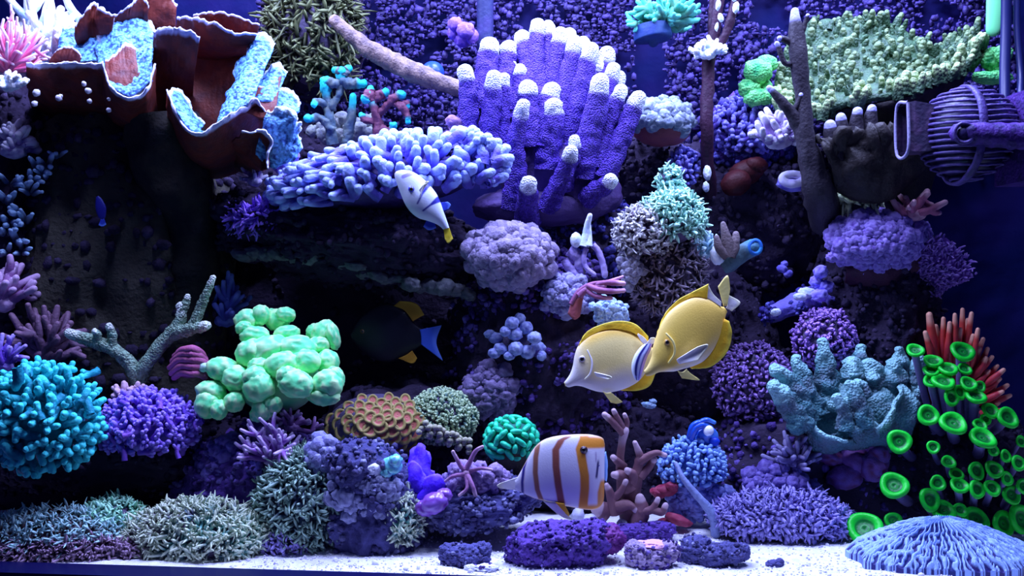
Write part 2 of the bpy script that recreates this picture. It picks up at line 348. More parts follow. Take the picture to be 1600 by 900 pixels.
CR_G = mat('crust_grey', (.06, .055, .14), (.50, .52, .80), (.04, .035, .1), 55, .8, .6, 240, rough=.7)
rock('tall dark pillar of live rock under the brown plating coral', 185, 440, 165, 330, .50, .15, RKO, amp=.3, crust=(1500, .004, .012, CR_D))
rock('dark rock at the tank side below the pale branching coral', 15, 372, 62, 258, .45, .10, RK, amp=.3, crust=(500, .004, .011, CR_D))
rock('dark overhanging rock shelf carrying the lavender table coral', 548, 372, 205, 62, .44, .13, RK, k=6, amp=.3, tilt=.13, crust=(1000, .003, .009, CR_D))
rock('knobbly rock buttress at the mouth of the cave', 840, 560, 118, 165, .44, .12, RK, k=6, amp=.32, crust=(1800, .003, .008, CR_P))
rock('dark rock behind the two yellow tangs', 1060, 590, 150, 190, .55, .10, RK, amp=.3, crust=(1500, .003, .008, CR_D))
rock('dark hollow rock behind the white ring snail', 1180, 330, 150, 110, .57, .07, RK, amp=.3, crust=(900, .003, .009, CR_D))
rock('dark pillar rock under the purple ruffled coral', 1370, 500, 85, 170, .46, .10, RK, amp=.3, crust=(1000, .003, .008, CR_D))
rock('violet rock base below the teal leather coral', 1260, 750, 190, 112, .42, .13, RK, amp=.3, crust=(1800, .003, .008, CR_P))
rock('low violet rock shelf carrying the teal branching coral', 170, 700, 215, 55, .34, .14, RK, amp=.3, crust=(900, .003, .008, CR_D))
rock('dark rock at the back of the low left hollow', 200, 800, 260, 110, .48, .08, RK, amp=.25, crust=(500, .004, .010, CR_D))
rock('rubbly rock under the spiky purple bird-nest coral', 405, 770, 105, 95, .26, .08, RKP, k=6, amp=.4, crust=(1200, .0025, .007, CR_P))
rock('pitted rock pile beside the grass-like polyps', 590, 800, 62, 82, .16, .07, RKG, k=6, amp=.42, crust=(700, .0025, .007, CR_G))
rock('pale rock knob below the teal gem snail', 560, 735, 42, 42, .13, .045, RKG, amp=.4, k=4, crust=(300, .0025, .006, CR_G))
rock('flat rock ledge overhanging the sand beside the butterflyfish', 735, 782, 98, 34, .20, .08, RKG, k=6, amp=.35, tilt=-.12, crust=(800, .002, .006, CR_G))
rock('dark rock behind the brown antler coral', 930, 720, 170, 90, .46, .10, RK, amp=.3, crust=(1500, .003, .008, CR_D))
rock('dark rock at the top under olive star polyps', 490, 60, 75, 95, .62, .07, RK, amp=.3, crust=(300, .003, .008, CR_D))
rock('shadowed rock inside the cave behind the zoanthids', 640, 680, 130, 80, .40, .08, RK, amp=.3, crust=(600, .003, .008, CR_D))
rock('dark mound inside the green button polyp colony', 1505, 760, 105, 120, .35, .08, RK, amp=.2, crust=(700, .003, .008, CR_D))
rock('dark rock added to darken the gap between the plating coral and the table coral', 420, 300, 110, 120, .62, .05, RK, amp=.25, crust=(500, .003, .008, CR_D))  # added behind the corals to cover the lit blue wall
rock('dark rock face added to blacken the back of the cave', 560, 520, 250, 150, .63, .05, RK, amp=.2, crust=(500, .004, .01, CR_D))  # added so the cave reads dark instead of showing the lit wall
rock('dark rock added for the round dark hole under the ruffled mushroom coral', 1015, 275, 62, 60, .56, .06, RK, amp=.3, crust=(400, .003, .008, CR_D))  # stands in for a shaded hole, added in front of the bright wall
rock('violet mottled rock between finger coral and star polyp dome', 930, 385, 72, 66, .50, .07, RK, amp=.35, crust=(900, .003, .008, CR_B))
rock('purple lit rock behind the dark gorgonian', 1165, 215, 62, 56, .55, .06, RKP, amp=.42, crust=(900, .003, .008, CR_B))
rock('blue-violet rock bridge above the round purple polyp ball', 1255, 472, 62, 15, .44, .03, mat('blue_rock', (.12, .09, .60), (.45, .42, .95), (.04, .03, .22), 30, .8, .8, 150, rough=.7), amp=.45, tilt=-.35, k=4, crust=(500, .0025, .006, CR_B))

# ---------------------------------------------------------------- brown plating coral, upper left
M_pl = mat('plating_brown', (.13, .032, .026), (.70, .72, .98), (.06, .018, .024), 40, .7, .35, 160, rough=.6, tip0=.35, tip1=.95)
M_pp = mat('plating_lit', (.26, .50, .80), (.80, .90, 1.0), (.03, .06, .22), 130, .95, .7, 150, 'voronoi', rough=.6)  # pale polyp faces, with the light inside the cups put into the colour
t = thing('plating_coral', 'large brown plating coral with pale rims and scrolled cups', 'coral', 260, 330, .36)
plates = [
 # base polyline, rim polyline, material, ruffle
 ([(55, 200, .36), (120, 225, .36), (190, 225, .34)], [(42, 98, .25), (78, 101, .22), (110, 96, .22), (140, 99, .22), (162, 98, .22)], M_pl, .012),
 ([(175, 225, .33), (210, 230, .32), (250, 215, .33)], [(160, 98, .22), (170, 130, .20), (188, 147, .19), (205, 152, .19), (232, 136, .20), (243, 98, .23)], M_pl, .004),
 ([(172, 135, .22), (205, 150, .22), (238, 125, .23)], [(148, 70, .33), (172, 36, .35), (205, 18, .36), (230, 24, .36), (246, 50, .33)], M_pp, .014),
 ([(150, 95, .3), (120, 98, .3), (95, 98, .3)], [(175, 40, .38), (140, 45, .38), (100, 40, .38)], M_pp, .02),
 ([(178, 138, .235), (205, 146, .23), (228, 132, .24)], [(165, 96, .26), (180, 84, .27), (196, 68, .29), (212, 74, .29)], M_pl, .004),
 ([(240, 215, .33), (268, 222, .33), (300, 215, .34)], [(240, 48, .26), (262, 42, .25), (285, 46, .25), (312, 57, .26)], M_pl, .010),
 ([(265, 215, .36), (310, 225, .36), (370, 210, .36)], [(272, 66, .40), (330, 62, .42), (396, 66, .40)], M_pl, .006),
 ([(282, 85, .40), (335, 92, .40), (392, 84, .40)], [(277, 24, .30), (308, 29, .28), (338, 37, .27), (366, 51, .28), (402, 51, .30)], M_pl, .006),
 ([(300, 60, .42), (350, 62, .42), (402, 62, .42)], [(303, 23, .36), (330, 18, .35), (360, 22, .35), (406, 38, .36)], M_pl, .006),
 ([(275, 265, .34), (330, 300, .33), (400, 275, .34), (420, 240, .34)], [(262, 142, .24), (288, 197, .20), (315, 206, .19), (345, 187, .19), (380, 166, .20), (400, 155, .21), (418, 172, .22)], M_pl, .006),
 ([(300, 205, .20), (318, 207, .20)], [(264, 143, .25), (280, 139, .29), (315, 196, .29)], M_pp, .010),
 ([(340, 192, .20), (365, 178, .20), (395, 160, .21)], [(372, 110, .32), (392, 66, .34), (408, 48, .34), (430, 68, .33)], M_pp, .016),
 ([(392, 158, .23), (412, 158, .23), (428, 160, .24)], [(402, 120, .31), (424, 103, .32), (438, 99, .32), (449, 114, .31)], M_pp, .012),
 ([(385, 175, .22), (410, 185, .22), (432, 172, .23)], [(380, 142, .25), (398, 130, .26), (425, 132, .27), (442, 112, .30)], M_pl, .006),
 ([(420, 185, .24), (440, 190, .24), (455, 185, .25)], [(432, 140, .28), (450, 140, .30), (472, 160, .30), (462, 172, .28)], M_pp, .014),
 ([(400, 240, .26), (425, 262, .27), (455, 250, .28)], [(418, 172, .22), (445, 168, .22), (470, 190, .24), (474, 232, .27)], M_pp, .022),
 ([(345, 255, .30), (375, 290, .30), (415, 285, .30)], [(380, 205, .20), (410, 200, .20), (425, 225, .21), (415, 262, .22)], M_pl, .010),
 ([(125, 75, .36), (150, 72, .36), (178, 70, .36)], [(118, 38, .30), (136, 15, .30), (148, 2, .32), (158, 14, .30), (180, 22, .30)], M_pl, .006),
 ([(82, 102, .28), (105, 106, .28), (130, 102, .28)], [(82, 88, .25), (98, 74, .25), (114, 72, .25), (128, 90, .25)], M_pl, .004),
 ([(185, 60, .40), (215, 60, .40), (240, 55, .40)], [(180, 22, .32), (205, 6, .32), (222, -6, .33), (232, 8, .33)], M_pl, .006),
 ([(228, 85, .40), (250, 80, .40), (280, 75, .40)], [(226, -8, .35), (245, -14, .35), (262, -12, .35), (276, 6, .36)], M_pl, .006)]
for k_, (b, r, m, rf) in enumerate(plates):
    if k_ in (0, 1, 5, 9, 16): b = [(x, y - 22, Y + .12) for x, y, Y in b]
    g = MB(); sheet(g, b, r, 60, 26, .0045, rf, 34, (0, -.012, -.008), .88, nz=.003 if m is M_pp else .0012, jag=.007); g.build('plate', m, t)
g = MB(); ptube(g, [(255, 190, .37, 60), (270, 260, .37, 52), (300, 360, .40, 44), (290, 480, .42, 40), (280, 620, .44, 46)], n=22, seg=30, amp=.5, freq=14, cap=False)
g.build('stalk', RKO, t)
for (x, y, r) in ((131, 131, 4), (138, 142, 5), (140, 158, 4), (57, 145, 6), (54, 162, 5), (92, 153, 5), (170, 155, 3), (170, 172, 4), (95, 150, 3)):
    g = MB(); c = P(x, y, .215); blob(g, c, (r * sz(.21),) * 3, .4, 2, 2); g.build('tube_worm', mat('shell_white', (.75, .74, .80), None, (.45, .42, .55), 120, .6, .3, 300), t)

M_white = mat('pale_branch', (.55, .72, .92), (1, 1, 1), (.25, .35, .70), 50, .5, .5, 200, rough=.6)
bush('branching_coral', 'white-blue branching coral in bright light beside the plating coral', 'coral', 84, 110, .455, 34, 92, 7, M_white, fan=(.8, .5, 1), up=.25, fork=3, seed=2, ts=.1, amp=.5)
bush('branching_coral', 'small white coral sprigs at the foot of the pink anemone', 'coral', 14, 132, .225, 16, 30, 5, M_white, fan=(1.2, .6, .6), up=.05, fork=2, seed=3, ts=.1, amp=.5)
M_pink = mat('pink_tentacle', (.70, .22, .34), (1.0, .78, .88), (.55, .20, .42), 40, .5, .2, 200, rough=.5)
bush('pink_anemone', 'pink spiky anemone at the tank side in bright light', 'anemone', 10, 112, .28, 60, 72, 2.6, M_pink, fan=(.9, .6, 1), up=.2, fork=1, seed=4, ts=.45)
M_lil = mat('lilac_sprig', (.42, .30, .62), (.90, .86, 1.0), (.20, .14, .40), 40, .6, .4, 200)
bush('encrusting_coral', 'lilac encrusting sprigs high on the side rock', 'coral', 22, 235, .34, 18, 40, 6, M_lil, fan=(1, .5, 1), up=.1, fork=2, seed=5, ts=.3, amp=.5)
M_pb = mat('paleblue_lumps', (.10, .14, .30), (.45, .62, .80), (.20, .19, .13), 45, .6, .5, 200)
t = thing('encrusting_coral', 'pale blue knobbly crust stepping down the side rock', 'coral', 40, 395, .34)
for (x, y, r) in ((88, 240, 5), (75, 256, 7), (60, 262, 7), (72, 270, 6), (48, 275, 7), (36, 290, 8), (16, 282, 7), (48, 296, 6), (12, 312, 8), (30, 330, 9), (15, 345, 9), (40, 342, 7), (8, 362, 8), (28, 372, 8), (34, 388, 6), (12, 390, 7)):
    for k in range(4):
        a, b = R_.uniform(-12, 12), R_.uniform(-8, 8); g = MB(); ptube(g, [(x + a * .4, y + b * .4 + 6, .36, r * .6), (x + a, y + b, .335, r * .6), (x + a * 1.6, y + b * 1.6 - 3, .325, r * .45)], n=8, seg=7, amp=.6, freq=70, ts=.3); g.build('knob', M_pb, t)
M_mauve = mat('mauve_branch', (.38, .20, .40), (.75, .55, .78), (.20, .10, .26), 40, .6, .4, 160)
bush('bird_nest_coral', 'mauve stubby branching coral at the tank side', 'coral', 2, 474, .30, 18, 58, 6.5, M_mauve, fan=(1, .6, 1), up=.15, fork=2, seed=6, ts=.5, amp=.4)
M_dkb = mat('dim_brown_soft', (.13, .08, .13), (.22, .14, .20), (.08, .05, .08), 40, .6, .5, 160)
bush('soft_coral', 'dim brown fan-shaped soft coral in the shade of the side rock', 'coral', 72, 556, .30, 14, 66, 6, M_dkb, fan=(1, .35, 1), up=.2, fork=3, seed=7, ts=.5, amp=.3)
bush('soft_coral', 'violet frond standing at the tank side under the mauve coral', 'coral', 8, 572, .27, 9, 44, 4, mat('violet_branch', (.24, .14, .62), (.55, .45, .95), (.12, .07, .36), 50, .6, .4, 200), fan=(1, .4, 1), up=.3, fork=2, seed=8)

# staghorn antler in front of the dark pillar
M_stag = mat('grey_green_staghorn', (.20, .26, .20), (.75, .80, .72), (.42, .60, .46), 130, .6, .9, 260, 'voronoi')
t = thing('staghorn_coral', 'grey-green antler coral branch spread before the dark pillar', 'coral', 215, 592, .29)
for pl in ([(218, 596, .29, 13), (200, 565, .28, 11), (175, 545, .27, 10), (140, 532, .26, 10), (108, 521, .25, 8)],
           [(172, 546, .27, 8), (176, 528, .265, 7), (171, 510, .26, 6)],
           [(150, 535, .265, 7), (152, 522, .25, 6), (148, 518, .245, 5)],
           [(215, 594, .29, 13), (228, 570, .28, 11), (248, 543, .28, 11), (268, 520, .28, 10), (282, 500, .28, 9), (283, 478, .28, 7)],
           [(284, 490, .28, 7), (290, 476, .28, 6), (293, 464, .28, 5)],
           [(270, 522, .28, 10), (295, 515, .27, 10), (322, 509, .26, 8)],
           [(300, 513, .27, 8), (312, 485, .27, 8), (322, 460, .265, 7), (333, 434, .26, 4.5)]):
    g = MB(); ptube(g, pl, n=14, seg=26, amp=.45, freq=150, ts=.8); g.build('branch', M_stag, t)
bush('soft_coral', 'faint blue frond hanging behind the antler coral', 'coral', 352, 500, .42, 12, 62, 5, mat('dim_blue_frond', (.10, .11, .42), (.25, .30, .7), None, bump=.4), fan=(.6, .5, 1.2), up=.1, fork=2, seed=9, amp=.4)
# pink brain ball
M_pk = mat('pink_brain', (.42, .15, .24), (.60, .80, .72), (.30, .10, .22), 60, .5, .4, 200, tip0=.75, tip1=1)
t = thing('brain_coral', 'small pink folded brain coral next to the mint coral', 'coral', 296, 592, .24)
g = MB(); blob(g, P(296, 566, .25), (29 * sz(.25), .028, 25 * sz(.25)), .15, 2, 3); g.build('body', M_pk, t)
for k, (y0, bow) in enumerate(((546, 10), (553, 12), (561, 13), (571, 12), (581, 9))):
    w = 31 - abs(k - 2.2) * 4; g = MB(); ptube(g, [(296 - w, y0 + bow, .232, 5), (296 - w * .5, y0 + 1, .216, 6), (298, y0 - 1 + k, .210, 6), (296 + w * .6, y0 + 3, .216, 6), (296 + w, y0 + bow, .235, 5)], n=8, seg=18, amp=.3, freq=90, capstart=True, tips=(0, 0)); g.build('fold', M_pk, t)
g = MB(); blob(g, P(318, 574, .214), (9 * sz(.21), .006, 8 * sz(.21)), .2, 2, 2); g.A[-1] = np.ones(len(g.A[-1])); g.build('mouth', M_pk, t)

# mint coral
M_mint = mat('mint_coral', (.30, .86, .42), (.66, 1.0, .56), (.14, .72, .40), 45, .35, .15, 90, rough=.45, tip0=.35, tip1=.95)  # whitish highlights and deeper shadow tone painted into the mottling
lst = [(386, 500, 20, 17, .27), (407, 492, 14, 16, .27), (380, 512, 13, 10, .25), (434, 500, 20, 17, .29), (446, 492, 16, 12, .28), (425, 490, 10, 8, .29), (398, 525, 24, 16, .25), (448, 522, 20, 14, .26), (508, 522, 20, 22, .27), (520, 525, 11, 22, .26), (492, 520, 14, 14, .28), (497, 540, 18, 14, .25), (512, 566, 18, 20, .23), (420, 550, 36, 26, .23), (392, 552, 24, 22, .22), (462, 548, 32, 24, .23), (478, 565, 24, 20, .21), (440, 570, 28, 20, .20), (405, 572, 18, 14, .20), (349, 578, 26, 20, .21), (370, 592, 24, 20, .20), (330, 612, 24, 18, .20), (325, 632, 20, 22, .19), (342, 640, 14, 16, .18), (404, 605, 24, 26, .18), (398, 590, 20, 18, .18), (366, 628, 16, 16, .185), (462, 600, 28, 22, .17), (450, 588, 18, 16, .17), (512, 600, 24, 22, .19), (524, 590, 14, 18, .20), (505, 618, 26, 16, .19), (410, 640, 16, 18, .18), (425, 632, 16, 14, .18), (402, 648, 12, 12, .18)]
t = lumps('bubble_coral', 'mint green lobed bubble coral before the dark cave', 'coral', lst, .21, M_mint, amp=.20, freq=2.0, k=4, base=(430, 590, 70, 55, .05, .05, M_mint))

# teal and purple corals, left
M_teal = mat('teal_branch', (.02, .30, .36), (.20, .78, .78), (.012, .15, .24), 50, .5, .6, 200, tip0=.3)
def thicket(name, label, x, y, rx, ry, Y, dep, n, L, r, m, fork=1, seed=0, droop=.0, ts=.5, amp=.4, lo=-.5, part='branch', cat='coral', basem=None, scat=.35, group=None):
    t = thing(name, label, cat, x, y + ry * .8, Y, group); s = sz(Y); c = P(x, y, Y); rad = np.array([rx * s, dep, ry * s]); gg = np.random.default_rng(seed)
    b = MB(); blob(b, c, rad * .62, .25, 2, 4); b.build('base', basem or m, t)
    k = 0; i = 0
    while k < n:
        i += 1; q = (i * .618034) % 1; z = 1 - 2 * ((i * .7548776) % 1); ph = 2 * math.pi * ((i * .5698402) % 1)
        v = np.array([math.sqrt(1 - z * z) * math.cos(ph), math.sqrt(1 - z * z) * math.sin(ph), z])
        if v[1] > .35 or v[2] < lo: continue
        k += 1
        e = c + v * rad; d = nrm(v / rad * .6 / np.linalg.norm(v / rad) + np.array([0, -.1, .3 - droop]) + gg.normal(0, scat, 3)); l = L * s * gg.uniform(.75, 1.2)
        st = e - d * l; g = MB(); rr = r * s * gg.uniform(.85, 1.15)
        tube(g, [st, st + d * l * .55 + gg.normal(0, .08, 3) * l, e], [rr * 1.15, rr, rr * .85], n=8, seg=7, amp=amp, freq=90, ts=ts)
        for f in range(fork):
            fd = nrm(d + gg.normal(0, .7, 3)); p0 = st + d * l * gg.uniform(.4, .75)
            tube(g, [p0, p0 + fd * l * .3, p0 + fd * l * .5 + (0, 0, l * .05)], [rr, rr * .85, rr * .75], n=8, seg=5, amp=amp, freq=90, ts=ts)
        g.build(part, m, t)
    return t
thicket('branching_coral', 'teal stubby branching coral next to the purple feathery coral', 70, 655, 86, 88, .125, .085, 140, 30, 6.5, M_teal, 1, 21, .25, .25, lo=-.95)
M_purp = mat('purple_feather', (.20, .12, .60), (.48, .36, .95), (.34, .16, .55), 25, .5, .5, 240, tip0=.3)
thicket('soft_coral', 'purple feathery soft coral between the teal and mint corals', 234, 668, 76, 60, .215, .08, 190, 20, 3.8, M_purp, 2, 22, .1, .4)
bush('soft_coral', 'dusty pink curled sprig on top of the purple feathery coral', 'coral', 205, 622, .25, 12, 34, 5, mat('dusty_pink', (.30, .18, .28), (.70, .52, .60), None, bump=.4), fan=(1.4, .6, .8), up=.15, fork=2, seed=11, amp=.3)

# star polyp mats along the front left
M_sp1 = mat('polyp_brown_blue', (.30, .18, .20), (.55, .80, .85), None, bump=0, tip0=.35)
M_sp2 = mat('polyp_green', (.12, .30, .26), (.48, .82, .58), None, bump=0, tip0=.2)
M_sp3 = mat('polyp_cream_lilac', (.26, .22, .42), (.72, .80, .62), (.30, .70, .60), 14, .7, 0, tip0=.25)
M_sp4 = mat('polyp_maroon', (.12, .07, .11), (.30, .22, .30), None, bump=0)
M_dk = mat('mat_base', (.10, .08, .14), None, (.05, .05, .08), 60, .5, .5, 200)
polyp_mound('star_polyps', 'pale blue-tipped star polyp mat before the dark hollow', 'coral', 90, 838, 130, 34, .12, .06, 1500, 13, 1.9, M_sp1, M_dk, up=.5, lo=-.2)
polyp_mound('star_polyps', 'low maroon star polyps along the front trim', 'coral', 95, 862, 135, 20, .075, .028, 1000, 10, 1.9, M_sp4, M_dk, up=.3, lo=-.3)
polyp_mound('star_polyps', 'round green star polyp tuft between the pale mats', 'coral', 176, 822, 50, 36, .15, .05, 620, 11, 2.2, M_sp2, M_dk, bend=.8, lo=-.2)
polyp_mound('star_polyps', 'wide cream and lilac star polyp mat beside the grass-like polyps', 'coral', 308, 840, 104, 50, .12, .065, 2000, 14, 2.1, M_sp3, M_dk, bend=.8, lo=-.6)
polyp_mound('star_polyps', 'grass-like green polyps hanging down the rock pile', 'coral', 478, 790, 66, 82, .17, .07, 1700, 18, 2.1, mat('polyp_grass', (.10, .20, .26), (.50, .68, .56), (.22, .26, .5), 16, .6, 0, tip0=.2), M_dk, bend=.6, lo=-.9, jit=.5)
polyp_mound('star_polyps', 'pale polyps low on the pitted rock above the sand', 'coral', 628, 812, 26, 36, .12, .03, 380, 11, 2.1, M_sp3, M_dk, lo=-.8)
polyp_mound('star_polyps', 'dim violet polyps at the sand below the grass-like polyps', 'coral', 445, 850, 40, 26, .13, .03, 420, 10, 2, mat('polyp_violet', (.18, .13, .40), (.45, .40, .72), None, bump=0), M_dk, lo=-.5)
bush('bird_nest_coral', 'spiky lilac bird-nest coral below the mint coral', 'coral', 424, 720, .165, 26, 54, 3.6, mat('lilac_spike', (.32, .16, .50), (.82, .66, .98), (.20, .10, .34), 40, .5, .3, 200), fan=(1.1, .6, 1), up=.2, fork=3, seed=12, ts=.35)
bush('bird_nest_coral', 'dark mauve thin sprig right under the mint coral', 'coral', 456, 668, .225, 10, 42, 3.4, mat('dark_mauve', (.20, .10, .26), (.42, .28, .5), None, bump=.3), fan=(1.4, .5, .6), up=.1, fork=2, seed=13)
lumps('encrusting_coral', 'violet tube lump below the mint coral', 'coral', [(398, 735, 16, 26, .19), (390, 752, 20, 16, .19)], .19, mat('violet_lump', (.16, .12, .55), (.36, .30, .8), (.08, .05, .3), 40, .6, .5, 160), amp=.25)
lumps('encrusting_coral', 'lavender lumpy crust along the top of the grass-like polyps', 'coral', ell_lumps(505, 715, 26, 32, 16, 9, 15, 3, .15, .03), .15, mat('lavender_lump', (.30, .28, .66), (.60, .62, .95), (.16, .12, .40), 50, .6, .5, 180), amp=.4)
lumps('encrusting_coral', 'dark violet lumps on the rubble under the mint coral', 'coral', ell_lumps(352, 728, 38, 46, 26, 10, 17, 4, .24, .04), .24, mat('dkviolet_lump', (.12, .07, .30), (.28, .22, .58), (.05, .03, .14), 50, .6, .6, 160), amp=.5)

# zoanthids beside the cave
def polyp_disc(mb, c, nrmv, rx, depth=.35, seg=20, crown=True):
    nrmv = nrm(nrmv); u = nrm(np.cross(nrmv, [0.01, .3, 1])); v = np.cross(nrmv, u); th = np.arange(seg) * 2 * math.pi / seg
    prof = [(.32, -.75, 0), (.58, -.42, 0), (.86, -.22, .1), (.98, .0, .15), (.97, .22, .2), (.86, .38, .25), (.72, .38, .3), (.60, .24, .4), (.50, .06, .7), (.34, .0, .85), (.20, .06, .6), (.10, .02, 1), (.01, -.04, 1)]
    V = []; A = []
    for r, h, a in prof:
        w = 1 + .05 * np.sin(th * 3 + c[0] * 900) if r > .5 else np.ones(seg)
        V.append(c + (np.cos(th)[:, None] * u + np.sin(th)[:, None] * v) * (r * w)[:, None] * rx + nrmv * h * rx * depth * 1.6); A += [a] * seg
    i, j = np.meshgrid(np.arange(len(prof) - 1), np.arange(seg), indexing='ij')
    mb.add(np.vstack(V), Q=np.stack([i * seg + j, i * seg + (j + 1) % seg, (i + 1) * seg + (j + 1) % seg, (i + 1) * seg + j], -1).reshape(-1, 4), tip=A)
M_zo = mat('zoanthid_gold', (.34, .28, .13), (.48, .18, .15), None, bump=.2, tip0=.42, tip1=.7, rough=.5)
t = thing('zoanthid_colony', 'gold-rimmed zoanthids with pink-orange centres beside the cave', 'coral', 580, 728, .20)
g = MB(); blob(g, P(590, 668, .28), (80 * sz(.28), .085, 52 * sz(.28)), .04, 2, 4); g.build('base', M_dk, t)
for k in range(66):
    qq = math.sqrt((k + .5) / 66); an = k * 2.39996; u, v = qq * math.cos(an), qq * math.sin(an); dd = math.sqrt(max(0, 1 - (u * u + v * v) * .93)); Yz = .285 - .092 * dd
    x, yy = 588 + 78 * u - 10 * v, 667 + 50 * v; rx = 8 + 7 * (v + 1) / 2 * R_.uniform(.85, 1.15); g = MB()
    polyp_disc(g, P(x, yy, Yz), (u * .22 + R_.uniform(-.15, .15), -.95, .36 - .2 * v + R_.uniform(-.1, .1)), rx * 1.05 * sz(Yz), .30); g.build('polyp', M_zo, t)
M_gz = mat('green_grey_zoa', (.12, .20, .18), (.50, .62, .40), None, bump=0, tip0=.3)
polyp_mound('star_polyps', 'grey-green fine polyp mat on the rock in the cave mouth', 'coral', 688, 655, 54, 42, .29, .06, 1000, 7, 2.4, M_gz, M_dk, bend=.3, lo=-.7, jit=.35)
lumps('zoanthid_colony', 'pale cream button polyps along the edge of the gold-rimmed zoanthids', 'coral', [(660 + 10 * math.cos(i * 2.4) + i * 2.2, 668 + i * .9 + 9 * math.sin(i * 2.4), 5.5, 5, .205 + .0006 * i) for i in range(34)], .21, mat('cream_button', (.46, .46, .30), (.75, .74, .58), (.20, .20, .16), 120, .5, .3, 300), amp=.3, k=2, part='polyp')

# sponges, tunicates and pink star on the ledge
M_blu = mat('ultraviolet_sponge', (.10, .04, .62), (.26, .18, .95), (.05, .02, .30), 40, .6, .5, 130)
t = thing('sponge', 'ultraviolet-blue folded sponge standing on the rock ledge', 'sponge', 655, 770, .18)
for b, r in (([(632, 765, .18), (655, 772, .18), (682, 765, .18)], [(640, 712, .20), (655, 692, .20), (668, 705, .19), (680, 738, .18)]), ([(628, 775, .16), (650, 785, .15), (668, 775, .16)], [(634, 735, .17), (646, 722, .16), (662, 742, .15), (672, 752, .15)]), ([(655, 795, .15), (675, 800, .14), (695, 795, .15)], [(658, 752, .15), (672, 745, .14), (688, 748, .14), (698, 768, .15)])):
    g = MB(); sheet(g, b, r, 20, 12, .012, .022, 40, (0, -.015, 0), .9, nz=.002); g.build('fold', M_blu, t)
lumps('tunicate', 'glossy magenta-violet tunicate on the ledge below the blue sponge', 'tunicate', [(678, 786, 22, 17, .098), (664, 794, 16, 13, .10), (694, 774, 13, 11, .104)], .10, mat('magenta_tunicate', (.30, .05, .42), (.50, .30, .9), (.12, .03, .3), 30, .7, .3, 90, rough=.25, spec=.6), amp=.2)
lumps('snail', 'turquoise gem-like snail sitting on the pale rock knob', 'snail', [(612, 728, 16, 15, .10), (618, 720, 11, 10, .092), (604, 738, 12, 9, .095)], .10, mat('turquoise_shell', (.08, .32, .55), (.40, .90, .80), (.25, .25, .75), 60, .7, .3, 120, rough=.25, spec=.6), amp=.25, part='shell_whorl')
lumps('rubble_stone', 'bright white coral scrap below the turquoise snail', 'rubble', [(583, 735, 15, 12, .095), (595, 748, 14, 8, .095), (578, 746, 10, 8, .1)], .095, mat('bright_white', (.80, .82, .92), None, (.5, .5, .8), 60, .5, .5, 160), amp=.4)
lumps('encrusting_coral', 'grey-blue knobbly crust on the pitted rock pile', 'coral', ell_lumps(570, 770, 58, 40, 34, 9, 16, 8, .11, .02), .11, mat('greyblue_lump', (.24, .24, .50), (.60, .62, .90), (.09, .08, .22), 50, .7, .6, 170), amp=.5)
M_ps = mat('pink_star', (.52, .28, .50), (.85, .62, .76), None, bump=.3)
t = thing('brittle_star', 'thin pink branching star clinging to the rock ledge', 'starfish', 730, 745, .13)
for pl in ([(728, 738, .125, 4.5), (718, 725, .12, 3.6), (708, 706, .115, 3)], [(726, 738, .125, 4.5), (736, 718, .12, 3.8), (744, 704, .115, 3.2), (754, 698, .11, 2.6)], [(728, 740, .125, 4), (750, 732, .12, 3), (768, 734, .12, 2.4)], [(730, 742, .12, 4.5), (738, 758, .11, 3.6), (743, 774, .11, 3)], [(728, 742, .12, 4.2), (730, 762, .11, 3), (718, 774, .11, 2.6)], [(726, 741, .12, 4), (708, 744, .115, 3), (696, 752, .12, 2.4)]):
    g = MB(); ptube(g, pl, n=8, seg=14, amp=.3, freq=160); g.build('arm', M_ps, t)
g = MB(); blob(g, P(728, 740, .122), (.007, .006, .007), .2, 2, 2); g.build('disc', M_ps, t)
lumps('encrusting_coral', 'mauve pitted crust around the pink star on the ledge', 'coral', ell_lumps(742, 752, 52, 26, 30, 8, 14, 9, .16, .03), .16, mat('mauve_crust', (.28, .18, .44), (.62, .50, .82), (.10, .06, .2), 50, .7, .6, 170), amp=.5)
# green brain ball
M_gb = mat('green_brain', (.02, .42, .24), (.12, .85, .50), None, bump=.2, rough=.4, tip0=.2)
t = thing('brain_coral', 'bright green knobbly ball coral behind the butterflyfish tail', 'coral', 798, 742, .21)
g = MB(); ptube(g, [(800, 768, .24, 30), (800, 735, .23, 32), (799, 700, .22, 30)], n=18, amp=.2, freq=20); g.build('foot', RKO, t)
g = MB(); c = P(799, 688, .22); rad = np.array([42 * sz(.22), .042, 37 * sz(.22)]); blob(g, c, rad * .93, .05, 2, 4); g.build('body', mat('green_brain_dark', (.01, .14, .11), bump=.2), t)
for k in range(95):
    z = 1 - 2 * (k + .5) / 95; ph = k * 2.39996; v = np.array([math.sqrt(1 - z * z) * math.cos(ph), math.sqrt(1 - z * z) * math.sin(ph), z])
    if v[1] > .4 or z < -.75: continue
    tdir = nrm(np.cross(v, rng.normal(size=3))) * rad.mean() * R_.uniform(.08, .2); g = MB(); pc = c + v * rad * .97
    tube(g, [pc - tdir, pc + v * .001, pc + tdir], [.0045, .0052, .0045], n=8, seg=6, amp=.2, freq=150, capstart=True, tips=(.5, 1)); g.build('knob', M_gb, t)

